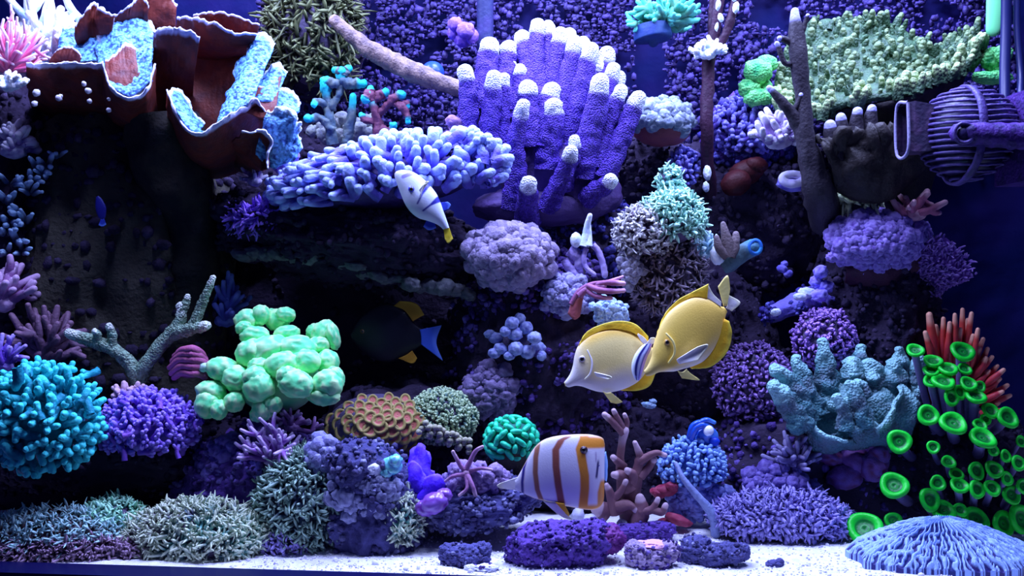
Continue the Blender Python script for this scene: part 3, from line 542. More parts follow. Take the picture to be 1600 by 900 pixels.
# ---------------------------------------------------------------- centre top: branch, finger coral, table coral
M_stick = mat('tan_branch', (.24, .18, .16), (.3, .25, .22), (.09, .065, .08), 60, .8, .9, 190)
g = MB(); ptube(g, [(522, 32, .46, 9), (545, 52, .46, 11), (575, 75, .45, 14), (610, 95, .44, 15), (645, 112, .43, 16), (680, 126, .42, 14), (725, 142, .42, 12)], n=18, seg=44, amp=.35, freq=70, capstart=True, ts=2)
tag(g.build('wood_branch', M_stick), 'tan encrusted branch slanting to the purple finger coral', 'branch')
t = thing('magnet', 'blue round magnet disc on the wall behind the tan branch', 'magnet', 676, 112, .47)
g = MB(); ptube(g, [(676, 114, .50, 18), (676, 114, .47, 18), (676, 114, .46, 16)], n=28, cap=True, seg=6); g.build('cap', mat('blue_plastic', (.04, .08, .48), bump=0, rough=.35), t)
g = MB(); ptube(g, [(676, 114, .60, 14), (676, 114, .50, 14)], n=20, cap=False, seg=4); g.build('shaft', MATS['blue_plastic'], t)
g = MB(); ptube(g, [(758, -30, .55, 13), (758, 40, .55, 13), (758, 120, .55, 13)], n=20, cap=False, seg=12); tag(g.build('overflow_pipe', mat('slate_pipe', (.02, .025, .08), None, (.04, .03, .12), 30, .6, .3, 120)), 'dark vertical pipe behind the purple finger coral', 'pipe')
lumps('encrusting_coral', 'small violet knob colony on the wall beside the dark pipe', 'coral', [(712, 38, 12, 11), (728, 48, 14, 13), (722, 62, 13, 12), (738, 58, 9, 12), (708, 52, 9, 9)], .52, mat('violet_knob', (.26, .12, .62), (.50, .32, .9), (.14, .06, .4), 50, .6, .5, 200), amp=.35)
M_fing = mat('purple_finger', (.10, .06, .36), (.82, .84, 1.0), (.045, .026, .16), 190, .75, 1.0, 300, 'voronoi', tip0=.25, tip1=1.0)
M_fbase = mat('purple_finger_base', (.055, .036, .12), (.09, .06, .16), (.035, .025, .08), 30, .6, .5, 160)
t = thing('finger_coral', 'big purple finger coral with white tips', 'coral', 850, 350, .40)
FING = [(70, 262, 100, 590, 34, .36), (168, 160, 150, 430, 42, .42), (245, 165, 215, 430, 34, .44), (185, 288, 160, 650, 36, .35), (228, 288, 215, 570, 24, .37), (255, 238, 245, 430, 24, .43), (290, 255, 270, 460, 28, .41), (342, 260, 330, 460, 26, .43), (300, 125, 330, 410, 36, .46), (362, 76, 365, 430, 32, .45), (405, 80, 395, 430, 28, .46), (450, 112, 400, 490, 34, .44), (490, 112, 430, 490, 30, .45), (510, 148, 430, 530, 36, .42), (545, 146, 470, 530, 30, .44), (575, 178, 470, 570, 38, .41), (640, 190, 540, 570, 34, .43), (610, 230, 520, 570, 28, .42), (665, 256, 560, 590, 34, .41), (690, 285, 580, 610, 30, .42), (612, 305, 540, 690, 42, .35), (695, 340, 600, 650, 32, .38), (765, 370, 620, 690, 36, .37), (320, 332, 340, 570, 42, .38), (418, 340, 380, 570, 40, .385), (425, 405, 400, 650, 42, .36), (302, 400, 250, 810, 32, .32), (510, 540, 470, 730, 28, .33), (495, 586, 400, 810, 32, .31), (325, 712, 320, 870, 36, .29), (655, 700, 560, 770, 32, .33)]
cf = lambda a, b: (700 + a / 2.573, 10 + b / 2.573)
for tx, ty, bx, by, r, Y in FING:
    x1, y1 = cf(tx, ty); x0, y0 = cf(bx, by); r = r / 2.573 * 1.0
    yb = .40 if Y > .40 else .385
    g = MB(); ptube(g, [(x0, y0, yb, r * 1.5), (x0 * .66 + x1 * .34 + R_.uniform(-4, 4), y0 * .66 + y1 * .34, yb * .66 + Y * .34, r * 1.28), (x0 * .33 + x1 * .67 + R_.uniform(-5, 5), y0 * .33 + y1 * .67, yb * .33 + Y * .67, r * 1.1), (x1, y1, Y, r * .9)], n=20, seg=34, amp=.34, freq=60, ts=.78); g.build('finger', M_fing, t)
for (x, y, rx, ry, Y, d) in ((860, 262, 78, 78, .43, .06), (905, 300, 62, 48, .425, .05), (850, 320, 90, 34, .425, .055), (800, 324, 60, 26, .415, .045), (845, 210, 60, 70, .47, .04)):
    g = MB(); blob(g, P(x, y, Y), (rx * sz(Y), d, ry * sz(Y)), .2, 2, 4); g.build('base', M_fbase, t)
# lavender table coral
M_lav = mat('lavender_nubs', (.15, .14, .48), (.46, .54, .95), (.09, .05, .28), 40, .5, .6, 200, tip0=.1)
t = thing('table_coral', 'lavender-blue table coral of stubby branches on the rock shelf', 'coral', 600, 340, .40)
s = sz(.38); c = P(608, 286, .38)
g = MB(); blob(g, c - np.array([16 * s, .02, 0]), (146 * s, .10, 44 * s), .2, 2, 4, -.08); g.build('base', mat('lavender_base', (.05, .035, .14), None, (.03, .02, .08), 40, .6, .5, 150), t)  # base painted darker to shade the gaps between branchlets
k = 0; i = 0
while k < 180:
    i += 1; a = (i * .7548776) % 1; b = (i * .5698402) % 1
    z = -.42 + 1.42 * a; ph = math.pi + math.pi * 1.16 * (b - .5) * 2 * .5 + math.pi / 2
    v = np.array([math.sqrt(max(0, 1 - z * z)) * math.cos(ph), math.sqrt(max(0, 1 - z * z)) * math.sin(ph), z])
    k += 1; e = c + v * np.array([178 * s, .13, 62 * s]); e[2] += (e[0] - c[0]) * .12
    if e[0] > -.10 * (1.5 + e[1]) / 1.5: e[1] = min(e[1], .285 + .02 * rng.random())
    x = (e[0] - c[0]) / (180 * s)
    left = x < -.25
    d = nrm(np.array([v[0] * .7 + rng.normal(0, .3), v[1] * .6 + rng.normal(0, .2), .35 + .4 * z + rng.normal(0, .2)])) if not left else nrm(np.array([-.8 + rng.normal(0, .25), -.5 + rng.normal(0, .25), -.15 + rng.normal(0, .25)]))
    l = (R_.uniform(24, 38) if left else R_.uniform(18, 30)) * s; r = (R_.uniform(5, 7) if left else R_.uniform(6.5, 9.5)) * s
    g = MB(); tube(g, [e - d * l * .6, e + rng.normal(0, .002, 3), e + d * l * .5], [r * 1.1, r, r * .9], n=9, seg=6, amp=.35, freq=90, ts=.3)
    if k % 3 == 0: d2 = nrm(d + rng.normal(0, .8, 3)); tube(g, [e - d * l * .2, e + d2 * l * .25, e + d2 * l * .5], [r, r * .85, r * .8], n=8, seg=5, amp=.3, freq=90, ts=.3)
    g.build('branchlet', M_lav, t)
M_ph = mat('purple_hair', (.20, .10, .55), (.44, .28, .85), None, bump=0)
polyp_mound('soft_coral', 'purple hair-like fringe hanging off the end of the rock shelf', 'coral', 408, 342, 40, 18, .36, .04, 420, 18, 2.2, M_ph, M_dk, bend=.6, lo=-.8, jit=.6)
lumps('encrusting_coral', 'violet crust between plating coral and table coral', 'coral', ell_lumps(438, 236, 26, 24, 20, 8, 13, 14, .40, .03), .40, mat('violet_crust', (.20, .14, .50), (.46, .36, .85), (.09, .06, .25), 50, .6, .6, 180), amp=.5)
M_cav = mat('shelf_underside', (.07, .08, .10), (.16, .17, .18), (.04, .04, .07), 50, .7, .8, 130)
lumps('encrusting_sponge', 'grey-green crust along the lower edge of the dark shelf', 'sponge', [(380 + i * 17.5, 398 + max(0, i - 6) * 4.6 + R_.uniform(-5, 5), R_.uniform(13, 20), R_.uniform(8, 13), .335 + R_.uniform(0, .03)) for i in range(21)], .34, M_cav, amp=.5)
# small teal acropora behind table coral
M_tt = mat('teal_tips', (.08, .12, .15), (.06, .62, .56), (.16, .18, .15), 50, .6, .4, 180, tip0=.45)
t = thing('branching_coral', 'small teal-tipped branching coral behind the table coral', 'coral', 545, 225, .47)
for pl in ([(520, 225, .47, 9), (515, 190, .46, 8), (512, 160, .46, 7), (506, 128, .45, 8)], [(516, 170, .46, 7), (530, 145, .455, 6), (534, 112, .45, 8)], [(532, 128, .45, 7), (550, 130, .45, 8), (566, 131, .45, 8)], [(534, 128, .45, 6), (520, 130, .45, 8), (508, 126, .45, 7)], [(512, 165, .46, 6), (498, 158, .45, 6), (490, 163, .44, 5)], [(520, 205, .46, 8), (500, 185, .45, 7), (480, 185, .44, 6)], [(540, 225, .47, 8), (548, 190, .46, 7), (552, 150, .45, 5)], [(536, 118, .45, 6), (528, 112, .45, 7), (524, 110, .45, 6)], [(538, 118, .45, 6), (542, 110, .45, 7), (545, 107, .45, 6)]):
    g = MB(); ptube(g, pl, n=12, seg=22, amp=.8, freq=110, ts=.45); g.build('branch', M_tt, t)
M_tr = mat('teal_red_stem', (.15, .06, .09), (.07, .58, .54), None, bump=.4, tip0=.45)
t = thing('branching_coral', 'teal-tipped coral with a reddish stem behind the table coral', 'coral', 592, 215, .45)
for pl in ([(590, 222, .45, 8), (590, 195, .45, 8), (585, 172, .44, 6), (578, 148, .44, 8)], [(580, 160, .44, 6), (576, 150, .435, 9), (572, 155, .435, 8)], [(582, 158, .44, 6), (595, 148, .44, 8), (602, 144, .44, 7)], [(578, 150, .44, 6), (579, 143, .44, 7), (579, 139, .44, 6)], [(590, 180, .45, 7), (605, 165, .44, 6), (618, 152, .43, 7), (628, 148, .43, 7)], [(612, 160, .44, 5), (628, 166, .43, 7), (636, 180, .43, 6), (637, 190, .43, 5)], [(592, 200, .45, 6), (610, 205, .44, 7), (616, 196, .43, 6)], [(590, 190, .45, 6), (570, 188, .44, 5), (565, 180, .44, 5)], [(628, 168, .43, 5), (634, 164, .43, 6), (636, 166, .43, 5)]):
    g = MB(); ptube(g, pl, n=12, seg=22, amp=.8, freq=110, ts=.45); g.build('branch', M_tr, t)
lumps('encrusting_coral', 'grey-green lumps at the foot of the teal-tipped corals', 'coral', ell_lumps(540, 206, 58, 20, 22, 8, 14, 17, .515, .02), .515, mat('grey_lump', (.16, .18, .22), (.36, .38, .34), (.08, .07, .14), 50, .6, .6, 160), amp=.4)
lumps('encrusting_coral', 'pink-mauve cups at the foot of the finger coral', 'coral', [(708, 190, 12, 9), (715, 206, 14, 10), (700, 214, 11, 9), (722, 192, 9, 8)], .36, mat('pink_cup', (.36, .20, .42), (.66, .42, .66), None, bump=.5), amp=.4)
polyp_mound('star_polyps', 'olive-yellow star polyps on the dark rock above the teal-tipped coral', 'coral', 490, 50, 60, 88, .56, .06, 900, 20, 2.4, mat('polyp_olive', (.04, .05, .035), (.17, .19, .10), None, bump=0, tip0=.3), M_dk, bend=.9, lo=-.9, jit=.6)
# mauve bubble lumps and blue lumps at the cave mouth
lumps('leather_coral', 'grey-mauve lumpy cauliflower coral beside the cave', 'coral', ell_lumps(796, 400, 64, 48, 70, 12, 18, 31, .33, .06), .33, mat('mauve_lump', (.30, .24, .44), (.66, .58, .80), (.15, .11, .25), 60, .6, .7, 210), amp=.3, freq=3, base=(800, 405, 62, 46, .03, .05, M_dk))
lumps('leather_coral', 'blue-lavender grape-like coral at the cave mouth', 'coral', [(800, 505, 11, 10), (812, 498, 9, 9), (822, 512, 11, 10), (805, 522, 12, 11), (820, 530, 13, 12), (835, 528, 11, 10), (840, 545, 13, 12), (824, 550, 12, 11), (775, 528, 12, 9), (765, 522, 9, 7), (782, 545, 11, 9), (772, 552, 10, 8), (806, 545, 12, 11), (790, 518, 9, 8), (846, 556, 8, 8), (796, 556, 9, 7)], .31, mat('grape_blue', (.22, .24, .66), (.62, .70, 1.0), (.14, .12, .42), 60, .5, .5, 200), amp=.22, k=3, base=(808, 535, 40, 28, .04, .04, M_dk))
lumps('encrusting_coral', 'dim mauve rosettes down the cave side of the buttress', 'coral', ell_lumps(766, 614, 42, 40, 40, 8, 14, 33, .335, .03), .335, mat('dim_mauve', (.16, .12, .28), (.38, .32, .52), (.07, .05, .14), 50, .6, .6, 180), amp=.5)
lumps('encrusting_coral', 'pale lilac pebbly crust below the cauliflower coral', 'coral', ell_lumps(888, 461, 38, 32, 48, 6, 11, 34, .33, .03), .33, mat('lilac_pebble', (.30, .26, .62), (.70, .70, 1.0), (.12, .08, .30), 50, .7, .6, 200), amp=.5)
lumps('encrusting_coral', 'pale blue pebbly coral dome under the pink sea fan', 'coral', ell_lumps(953, 486, 28, 20, 30, 5, 9, 55, .30, .025), .30, mat('clam_blue', (.12, .24, .62), (.66, .82, 1.0), (.06, .07, .34), 90, .6, .4, 200), amp=.5)
# white snail shell perched, with purple arches
M_shell = mat('white_shell', (.80, .86, .95), (.9, .95, 1), (.45, .62, .85), 60, .5, .3, 180, rough=.4)
t = thing('snail_shell', 'white cone-tipped snail shell perched on the lilac crust', 'shell', 908, 386, .31)
g = MB(); blob(g, P(900, 375, .31), (9 * sz(.31), .010, 12 * sz(.31)), .15, 2, 3); g.build('body_whorl', M_shell, t)
g = MB(); ptube(g, [(912, 385, .31, 9), (916, 368, .31, 7), (918, 350, .305, 5), (922, 337, .30, 4)], n=12, seg=14, amp=.2, freq=90); g.build('spire', M_shell, t)
g = MB(); ptube(g, [(920, 384, .305, 6), (922, 368, .305, 3), (921, 352, .305, 2.5)], n=8, seg=8); g.build('siphon', M_shell, t)
t = thing('encrusting_coral', 'violet arched coral frame under the white snail shell', 'coral', 915, 432, .32)
for pl in ([(916, 388, .31, 4), (912, 402, .31, 4), (916, 418, .31, 4), (928, 428, .31, 4)], [(926, 382, .31, 5), (936, 395, .31, 5), (942, 412, .31, 5), (945, 430, .31, 5)], [(888, 392, .32, 9), (900, 400, .32, 9), (905, 415, .32, 7)], [(882, 405, .32, 7), (890, 418, .32, 7), (898, 428, .32, 6)]):
    g = MB(); ptube(g, pl, n=9, seg=16, amp=.5, freq=80, tips=(.6, 1)); g.build('arch', mat('violet_frame', (.22, .14, .58), (.72, .62, .98), (.10, .06, .3), 50, .5, .4, 180), t)
# pink sea fan
M_fan = mat('pink_fan', (.40, .18, .32), (.78, .50, .70), (.28, .11, .24), 50, .5, .3, 160)
t = thing('sea_fan', 'pink branching sea fan with a broad red foot above the tangs', 'coral', 898, 498, .27)
g = MB(); sheet(g, [(887, 490, .27), (897, 499, .27), (906, 494, .27)], [(893, 472, .27), (902, 466, .265), (912, 460, .265)], 12, 8, .006, .004, 40); g.build('foot', mat('red_foot', (.34, .12, .13), None, (.22, .07, .10), 60, .5, .3, 160), t)
for pl in ([(893, 475, .27, 4.5), (905, 455, .265, 4), (925, 444, .26, 3.6), (950, 440, .255, 3), (973, 432, .25, 2)], [(918, 447, .26, 5), (935, 453, .25, 5), (955, 455, .245, 4.5), (974, 454, .24, 4)], [(930, 446, .26, 4), (945, 442, .25, 4.5), (960, 442, .245, 5), (974, 443, .24, 4)], [(915, 450, .262, 4), (925, 460, .255, 4), (940, 465, .25, 4), (955, 466, .25, 3)], [(905, 462, .265, 7), (912, 455, .263, 6), (920, 449, .26, 4)], [(925, 452, .258, 3), (932, 448, .255, 3), (945, 447, .25, 3)]):
    g = MB(); ptube(g, pl, n=9, seg=18, amp=.2, freq=120, ts=.6); g.build('branch', M_fan, t)
# cauliflower and anemone column, centre right
M_cau = mat('ruffled_blue', (.34, .44, .72), (.78, .88, .98), (.22, .22, .5), 50, .5, .7, 170)
t = thing('mushroom_coral', 'blue ruffled mushroom coral with a red underside by the finger coral', 'coral', 1035, 232, .40)
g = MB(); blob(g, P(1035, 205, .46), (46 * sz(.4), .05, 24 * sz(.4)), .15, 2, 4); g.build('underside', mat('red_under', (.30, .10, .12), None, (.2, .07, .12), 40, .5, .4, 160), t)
for i, q in enumerate(ell_lumps(1036, 186, 46, 30, 46, 9, 13, 41, .455, .05)):
    if q[1] > 198 and abs(q[0] - 1035) < 30: continue
    g = MB(); blob(g, P(q[0], q[1], q[4]), (q[2] * sz(.4), q[2] * sz(.4), q[3] * sz(.4)), .35, 2.5, 3); g.build('ruffle', M_cau, t)
M_gsp = mat('polyp_white_green', (.22, .34, .40), (.52, .95, .66), (.20, .55, .50), 12, .6, 0, tip0=.2)
polyp_mound('star_polyps', 'pale green-white star polyp dome above the tangs', 'coral', 1050, 342, 46, 40, .33, .045, 900, 10, 2.4, M_gsp, M_dk, bend=.9, lo=-.6)
polyp_mound('star_polyps', 'pink-cream star polyp shoulder of the pale dome', 'coral', 1008, 362, 42, 36, .325, .04, 700, 10, 2.4, mat('polyp_pink_cream', (.30, .22, .34), (.92, .82, .80), None, bump=0, tip0=.2), M_dk, bend=.9, lo=-.8)
polyp_mound('anemone_stalk', 'brown shaggy column under the pale star polyp dome', 'coral', 1042, 425, 52, 56, .37, .05, 800, 14, 2, mat('polyp_brown', (.12, .10, .14), (.32, .28, .34), None, bump=0, tip0=.4), M_dk, lo=-1, up=-.6)
lumps('encrusting_coral', 'pale lilac bubbles left of the brown shaggy column', 'coral', ell_lumps(985, 418, 18, 30, 22, 6, 9, 43, .33, .02), .33, mat('lilac_bubble', (.36, .34, .52), (.80, .80, .92), (.18, .14, .3), 60, .5, .5, 200), amp=.3)
bush('soft_coral', 'pale teal wispy tuft right of the brown shaggy column', 'coral', 1102, 398, .355, 22, 36, 2.8, mat('teal_wisp', (.22, .36, .44), (.70, .88, .92), None, bump=0), fan=(1, .6, 1), up=0, fork=2, seed=44)
t = thing('tube_sponge', 'teal tube sponge with a blue ringed mouth beside the tang tail', 'sponge', 1130, 425, .32)
M_ts = mat('teal_sponge', (.10, .16, .18), (.09, .19, .26), (.06, .08, .11), 50, .5, .4, 160)
g = MB(); ptube(g, [(1128, 416, .33, 13), (1142, 408, .325, 15), (1160, 395, .32, 15), (1178, 386, .31, 13)], n=16, seg=20, amp=.2, freq=50, ts=.7); g.build('tube', M_ts, t)
g = MB(); th = np.linspace(0, 2 * math.pi, 20); cc = P(1180, 386, .30); tube(g, [cc + np.array([math.cos(a) * .010, 0, math.sin(a) * .012]) for a in th], [.0045] * 20, n=8, seg=40, cap=False); g.build('mouth_ring', mat('ring_blue', (.05, .14, .40), (.1, .3, .6), None, bump=.2), t)
g = MB(); blob(g, P(1122, 398, .315), (12 * sz(.3), .01, 16 * sz(.3)), .3, 2.4, 3); g.build('pale_patch', M_shell, t)
t = thing('leather_coral', 'brown three-lobed leather finger standing on the teal tube sponge', 'coral', 1136, 400, .30)
for pl in ([(1140, 402, .30, 8), (1136, 378, .30, 9), (1130, 350, .30, 4)], [(1142, 402, .30, 7), (1148, 385, .30, 8), (1150, 366, .30, 5)], [(1136, 402, .30, 7), (1124, 388, .298, 7), (1120, 372, .297, 5)]):
    g = MB(); ptube(g, pl, n=10, seg=12, amp=.25, freq=70, flat=.6); g.build('lobe', mat('brown_leather', (.20, .16, .17), (.34, .28, .30), None, bump=.5), t)
thicket('soft_coral', 'violet frilly soft coral on the lit rock behind the gorgonian', 1168, 200, 58, 46, .50, .05, 120, 16, 4.2, mat('violet_frill', (.10, .07, .34), (.40, .38, .92), (.05, .03, .18), 40, .6, .4, 200), 2, 91, .1, .3, .6, lo=-.9)
thicket('soft_coral', 'small blue-violet frills beside the added dark rock', 1068, 262, 24, 32, .475, .03, 50, 13, 3.6, MATS['violet_frill'], 1, 92, .1, .3, .6, lo=-.9)
polyp_mound('star_polyps', 'cream-teal stub of polyps above the pale star polyp dome', 'coral', 1045, 285, 14, 20, .35, .016, 130, 9, 2.6, M_gsp, M_dk, lo=-.9)
bush('bird_nest_coral', 'pale lilac forked sprig against the dark below the plating coral', 'coral', 398, 284, .36, 5, 28, 3.4, M_lil, fan=(1.3, .4, .8), up=.2, fork=1, seed=93, ts=.3)
lumps('rubble_stone', 'pale shard lodged on the dark rock below the tangs', 'rubble', [(1014, 633, 11, 5, .345), (1020, 628, 6, 5, .345)], .345, M_pb, amp=.4)
# gorgonian rod
M_gor = mat('dark_gorgonian', (.035, .012, .03), (.10, .05, .09), (.02, .008, .02), 50, .6, .5, 160)
t = thing('gorgonian', 'dark maroon gorgonian stem rising to the water surface', 'coral', 1105, 195, .43)
for pl in ([(1110, 305, .51, 11), (1105, 255, .46, 10), (1104, 200, .43, 10), (1105, 150, .43, 10), (1107, 100, .43, 10), (1112, 70, .43, 10), (1118, 40, .43, 9), (1126, -20, .43, 8)], [(1110, 80, .43, 8), (1130, 60, .42, 7), (1142, 30, .42, 7), (1152, -15, .42, 6)], [(1114, 60, .43, 7), (1112, 30, .44, 6), (1116, -20, .44, 6)]):
    g = MB(); ptube(g, pl, n=12, seg=30, amp=.35, freq=60, ts=2); g.build('branch', M_gor, t)
bush('branching_coral', 'tiny white coral sprig clinging to the dark gorgonian', 'coral', 1105, 84, .405, 16, 28, 4.2, M_white, fan=(1.2, .7, .8), up=-.05, fork=2, seed=46, ts=0)
lumps('encrusting_coral', 'white crust along the upper gorgonian fork', 'coral', [(1122, 8, 4, 9), (1126, 28, 4, 8), (1120, 42, 3, 7), (1150, 12, 5, 9), (1148, -4, 5, 7)], .405, M_white, amp=.4, k=2)
# green frag on its plug, top centre
t = bush('branching_coral', 'mint curly frag coral on a plug at the top of the back wall', 'coral', 1040, 34, .46, 26, 58, 4.6, mat('mint_curl', (.10, .32, .24), (.28, .85, .66), (.30, .5, .3), 40, .4, .3, 160), fan=(1.2, .6, .7), up=-.05, fork=3, seed=47, ts=.2)
g = MB(); ptube(g, [(1018, 40, .47, 28), (1020, 56, .47, 30), (1021, 62, .47, 28), (1021, 66, .47, 8)], n=26, seg=10, ts=2); g.build('plug', mat('plug_blue', (.02, .04, .14), None, (.04, .08, .15), 40, .5, .3, 100), t)

# ---------------------------------------------------------------- right: green table coral, antler, pump
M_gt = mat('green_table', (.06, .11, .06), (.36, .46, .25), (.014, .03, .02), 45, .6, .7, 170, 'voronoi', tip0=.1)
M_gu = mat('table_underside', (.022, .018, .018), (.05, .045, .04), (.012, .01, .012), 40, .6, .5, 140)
t = thing('table_coral', 'green table coral with nubbly top above the ribbed pump', 'coral', 1390, 300, .40)
FR = [(1212, 152, .42), (1228, 176, .37), (1270, 178, .34), (1335, 160, .31), (1400, 148, .29), (1455, 128, .29), (1500, 108, .32), (1532, 66, .38)]
BK = [(1226, 95, .50), (1240, 62, .53), (1290, 32, .55), (1345, 30, .56), (1395, 38, .56), (1440, 66, .54), (1482, 72, .50), (1522, 44, .45)]
g = MB(); G, Nn = sheet(g, FR, BK, 60, 22, .012, .03, 12, (0, 0, -.03), 2, nz=.004); g.build('plate', M_gt, t)
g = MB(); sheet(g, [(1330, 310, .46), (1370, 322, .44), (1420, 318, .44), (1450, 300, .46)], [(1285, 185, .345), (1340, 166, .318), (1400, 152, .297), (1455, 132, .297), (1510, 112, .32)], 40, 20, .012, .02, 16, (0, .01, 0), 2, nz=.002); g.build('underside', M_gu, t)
gi = np.random.default_rng(51)
for k in range(230):
    a, b = gi.random() ** .8, gi.random(); iv = min(21, int(a * 0.999 * 22)) if k > 60 else gi.integers(0, 2); iu = int(b * 60)
    p = G[iv, iu] + gi.normal(0, .004, 3); up = nrm(np.array([gi.normal(0, .25), -.35 + gi.normal(0, .2), 1])); l = gi.uniform(10, 22) * .00125; r = gi.uniform(4.5, 7.5) * .00122
    q = MB(); tube(q, [p - up * .008, p + up * l * .5, p + up * l], [r * 1.25, r, r * .8], n=8, seg=5, amp=.35, freq=90, ts=.1, tips=(0, .9 if iv < 5 else .5)); q.build('nub', M_gt, t)
q = MB()
for k in range(420):
    iv, iu = gi.integers(1, 22), gi.integers(0, 60); p = G[iv, iu] + gi.normal(0, .005, 3); up = nrm(np.array([gi.normal(0, .4), -.4 + gi.normal(0, .3), 1])); l = gi.uniform(7, 15) * .00125; r = gi.uniform(3.5, 5.5) * .00122
    tube(q, [p - up * .008, p + up * l * .5, p + up * l], [r * 1.2, r, r * .8], n=7, seg=4, amp=.35, freq=90, ts=.1, tips=(0, gi.uniform(.1, .6)))
stuff(q.build('small_nubs', M_gt, t))
lumps('encrusting_coral', 'green fuzzy cushion under the light green rod', 'coral', [(1552, 92, 20, 18), (1567, 84, 14, 14), (1542, 122, 24, 10), (1562, 120, 20, 10), (1558, 106, 16, 12)], .36, mat('green_cushion', (.08, .42, .16), (.30, .75, .30), (.04, .2, .1), 60, .6, .7, 220, 'voronoi'), amp=.25)
lumps('encrusting_coral', 'green fuzzy mound at the low end of the green table coral', 'coral', [(1184, 112, 22, 18), (1198, 100, 17, 14), (1172, 138, 18, 16), (1188, 134, 18, 14), (1180, 152, 18, 14), (1198, 150, 15, 13)], .45, MATS['green_cushion'], amp=.3)
M_da = mat('dark_antler', (.035, .03, .04), (.45, .45, .80), (.02, .016, .025), 50, .6, .5, 160, tip0=.3)  # backlit look painted in: dark body, pale lit ends
t = thing('staghorn_coral', 'dark antler coral with pale tips in front of the green table coral', 'coral', 1275, 290, .30)
for pl in ([(1290, 345, .40, 26), (1280, 300, .32, 24), (1268, 255, .30, 18), (1258, 210, .29, 15), (1254, 150, .285, 12), (1248, 90, .28, 15), (1244, 50, .28, 12), (1242, 18, .28, 6)], [(1265, 240, .30, 15), (1245, 190, .29, 11), (1222, 160, .28, 8), (1202, 138, .275, 5)], [(1246, 75, .28, 6), (1228, 62, .275, 5), (1218, 60, .27, 4)], [(1248, 60, .28, 6), (1258, 36, .275, 4), (1262, 24, .27, 3)], [(1238, 180, .29, 6), (1248, 160, .28, 5), (1252, 148, .275, 4)], [(1240, 100, .28, 5), (1226, 98, .275, 4), (1214, 68, .27, 4)]):
    g = MB(); ptube(g, pl, n=14, seg=30, amp=.3, freq=60, ts=.86); g.build('branch', M_da, t)
t = thing('plating_coral', 'dark brown plate with pale scalloped fingers below the green table coral', 'coral', 1350, 310, .30)
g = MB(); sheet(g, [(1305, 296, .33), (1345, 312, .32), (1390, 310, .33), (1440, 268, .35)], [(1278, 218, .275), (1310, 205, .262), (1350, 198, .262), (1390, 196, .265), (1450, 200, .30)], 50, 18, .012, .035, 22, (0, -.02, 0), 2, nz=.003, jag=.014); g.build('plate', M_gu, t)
for pl in ([(1310, 250, .295, 16), (1300, 215, .285, 13), (1297, 196, .28, 9)], [(1322, 250, .295, 16), (1316, 205, .285, 12), (1314, 184, .28, 8)], [(1340, 240, .29, 16), (1338, 195, .285, 11), (1340, 175, .28, 8)], [(1362, 240, .29, 16), (1360, 190, .285, 11), (1362, 170, .28, 7)]):
    g = MB(); ptube(g, pl, n=14, seg=18, amp=.15, freq=50, ts=.82); g.build('finger', M_da, t)
bush('encrusting_coral', 'pale blue crusty sprigs left of the dark antler stem', 'coral', 1216, 220, .345, 22, 46, 6, M_lil, fan=(.9, .6, 1), up=0, fork=2, seed=53, ts=.2, amp=.5)
t = thing('snail_shell', 'white ring-shaped shell with a dark hole on the dark rock', 'shell', 1240, 290, .42)
g = MB(); c = P(1238, 280, .42); tube(g, [c + np.array([math.cos(a) * .020, 0.004 * math.sin(a), math.sin(a) * .010]) for a in np.linspace(0, 2 * math.pi, 18)], [.0085] * 18, n=10, seg=40, amp=.35, freq=50, cap=False); g.build('ring', mat('ring_shell', (.85, .82, 1.0), None, (.55, .45, .95), 50, .5, .3, 150), t)
g = MB(); blob(g, P(1240, 284, .45), (26 * sz(.43), .022, 16 * sz(.43)), .2, 2, 3); g.build('foot', mat('blue_rock', (.12, .09, .6)), t)
lumps('sponge', 'dark red rounded sponge in the hollow above the teal tube sponge', 'sponge', [(1165, 270, 28, 20), (1150, 286, 24, 20), (1182, 258, 18, 13)], .475, mat('dark_red', (.030, .004, .006), (.05, .008, .010), None, bump=.3), amp=.15)
lumps('rubble_stone', 'small blue-white pebble coral on the dark hollow rock', 'rubble', [(1105, 270, 6, 12), (1103, 292, 5, 8)], .45, M_white, amp=.3)
lumps('encrusting_coral', 'tiny violet glow-coloured crust in the dark hollow', 'coral', [(1222, 420, 9, 7), (1232, 428, 8, 6), (1226, 412, 6, 5)], .50, mat('blue_rock', (.1, .1, .6)), amp=.3, k=2)
polyp_mound('star_polyps', 'cream-green curly tuft on top of the purple ruffled coral', 'coral', 1342, 314, 26, 22, .36, .025, 240, 12, 3, mat('polyp_cream', (.20, .26, .20), (.70, .86, .55), None, bump=0, tip0=.2), M_dk, bend=1.2)

# the circulation pump
M_rib = mat('pump_rib', (.07, .05, .17), (.2, .16, .38), (.025, .02, .06), 50, .8, .5, 170, rough=.5)
M_pd = mat('pump_dark', (.012, .012, .035), None, (.03, .02, .08), 40, .6, .2, 120, rough=.4)
M_pur = mat('pump_crust', (.07, .035, .18), (.18, .12, .36), (.018, .014, .06), 60, .8, .8, 150)
t = thing('circulation_pump', 'round ribbed circulation pump with crusted mounting arm', 'pump', 1505, 290, .20)
pc = P(1510, 212, .20); s = sz(.20); RP = 73 * s
g = MB(); blob(g, pc, (RP * .9,) * 3, 0, 1, 4); g.build('core', M_pd, t)
for i in range(17):
    z = RP * (-.95 + 1.9 * i / 16); rr = math.sqrt(RP * RP - z * z); tilt = .10
    ring = [pc + np.array([math.cos(a) * rr, math.sin(a) * rr, z + math.cos(a) * rr * tilt * (1 if math.cos(a) > 0 else -.6)]) for a in np.linspace(0, 2 * math.pi, 48)]
    g = MB(); tube(g, ring, [.0026] * 48, n=7, seg=96, cap=False, amp=.5, freq=70, tips=(.3, .3)); g.build('rib', M_rib, t)
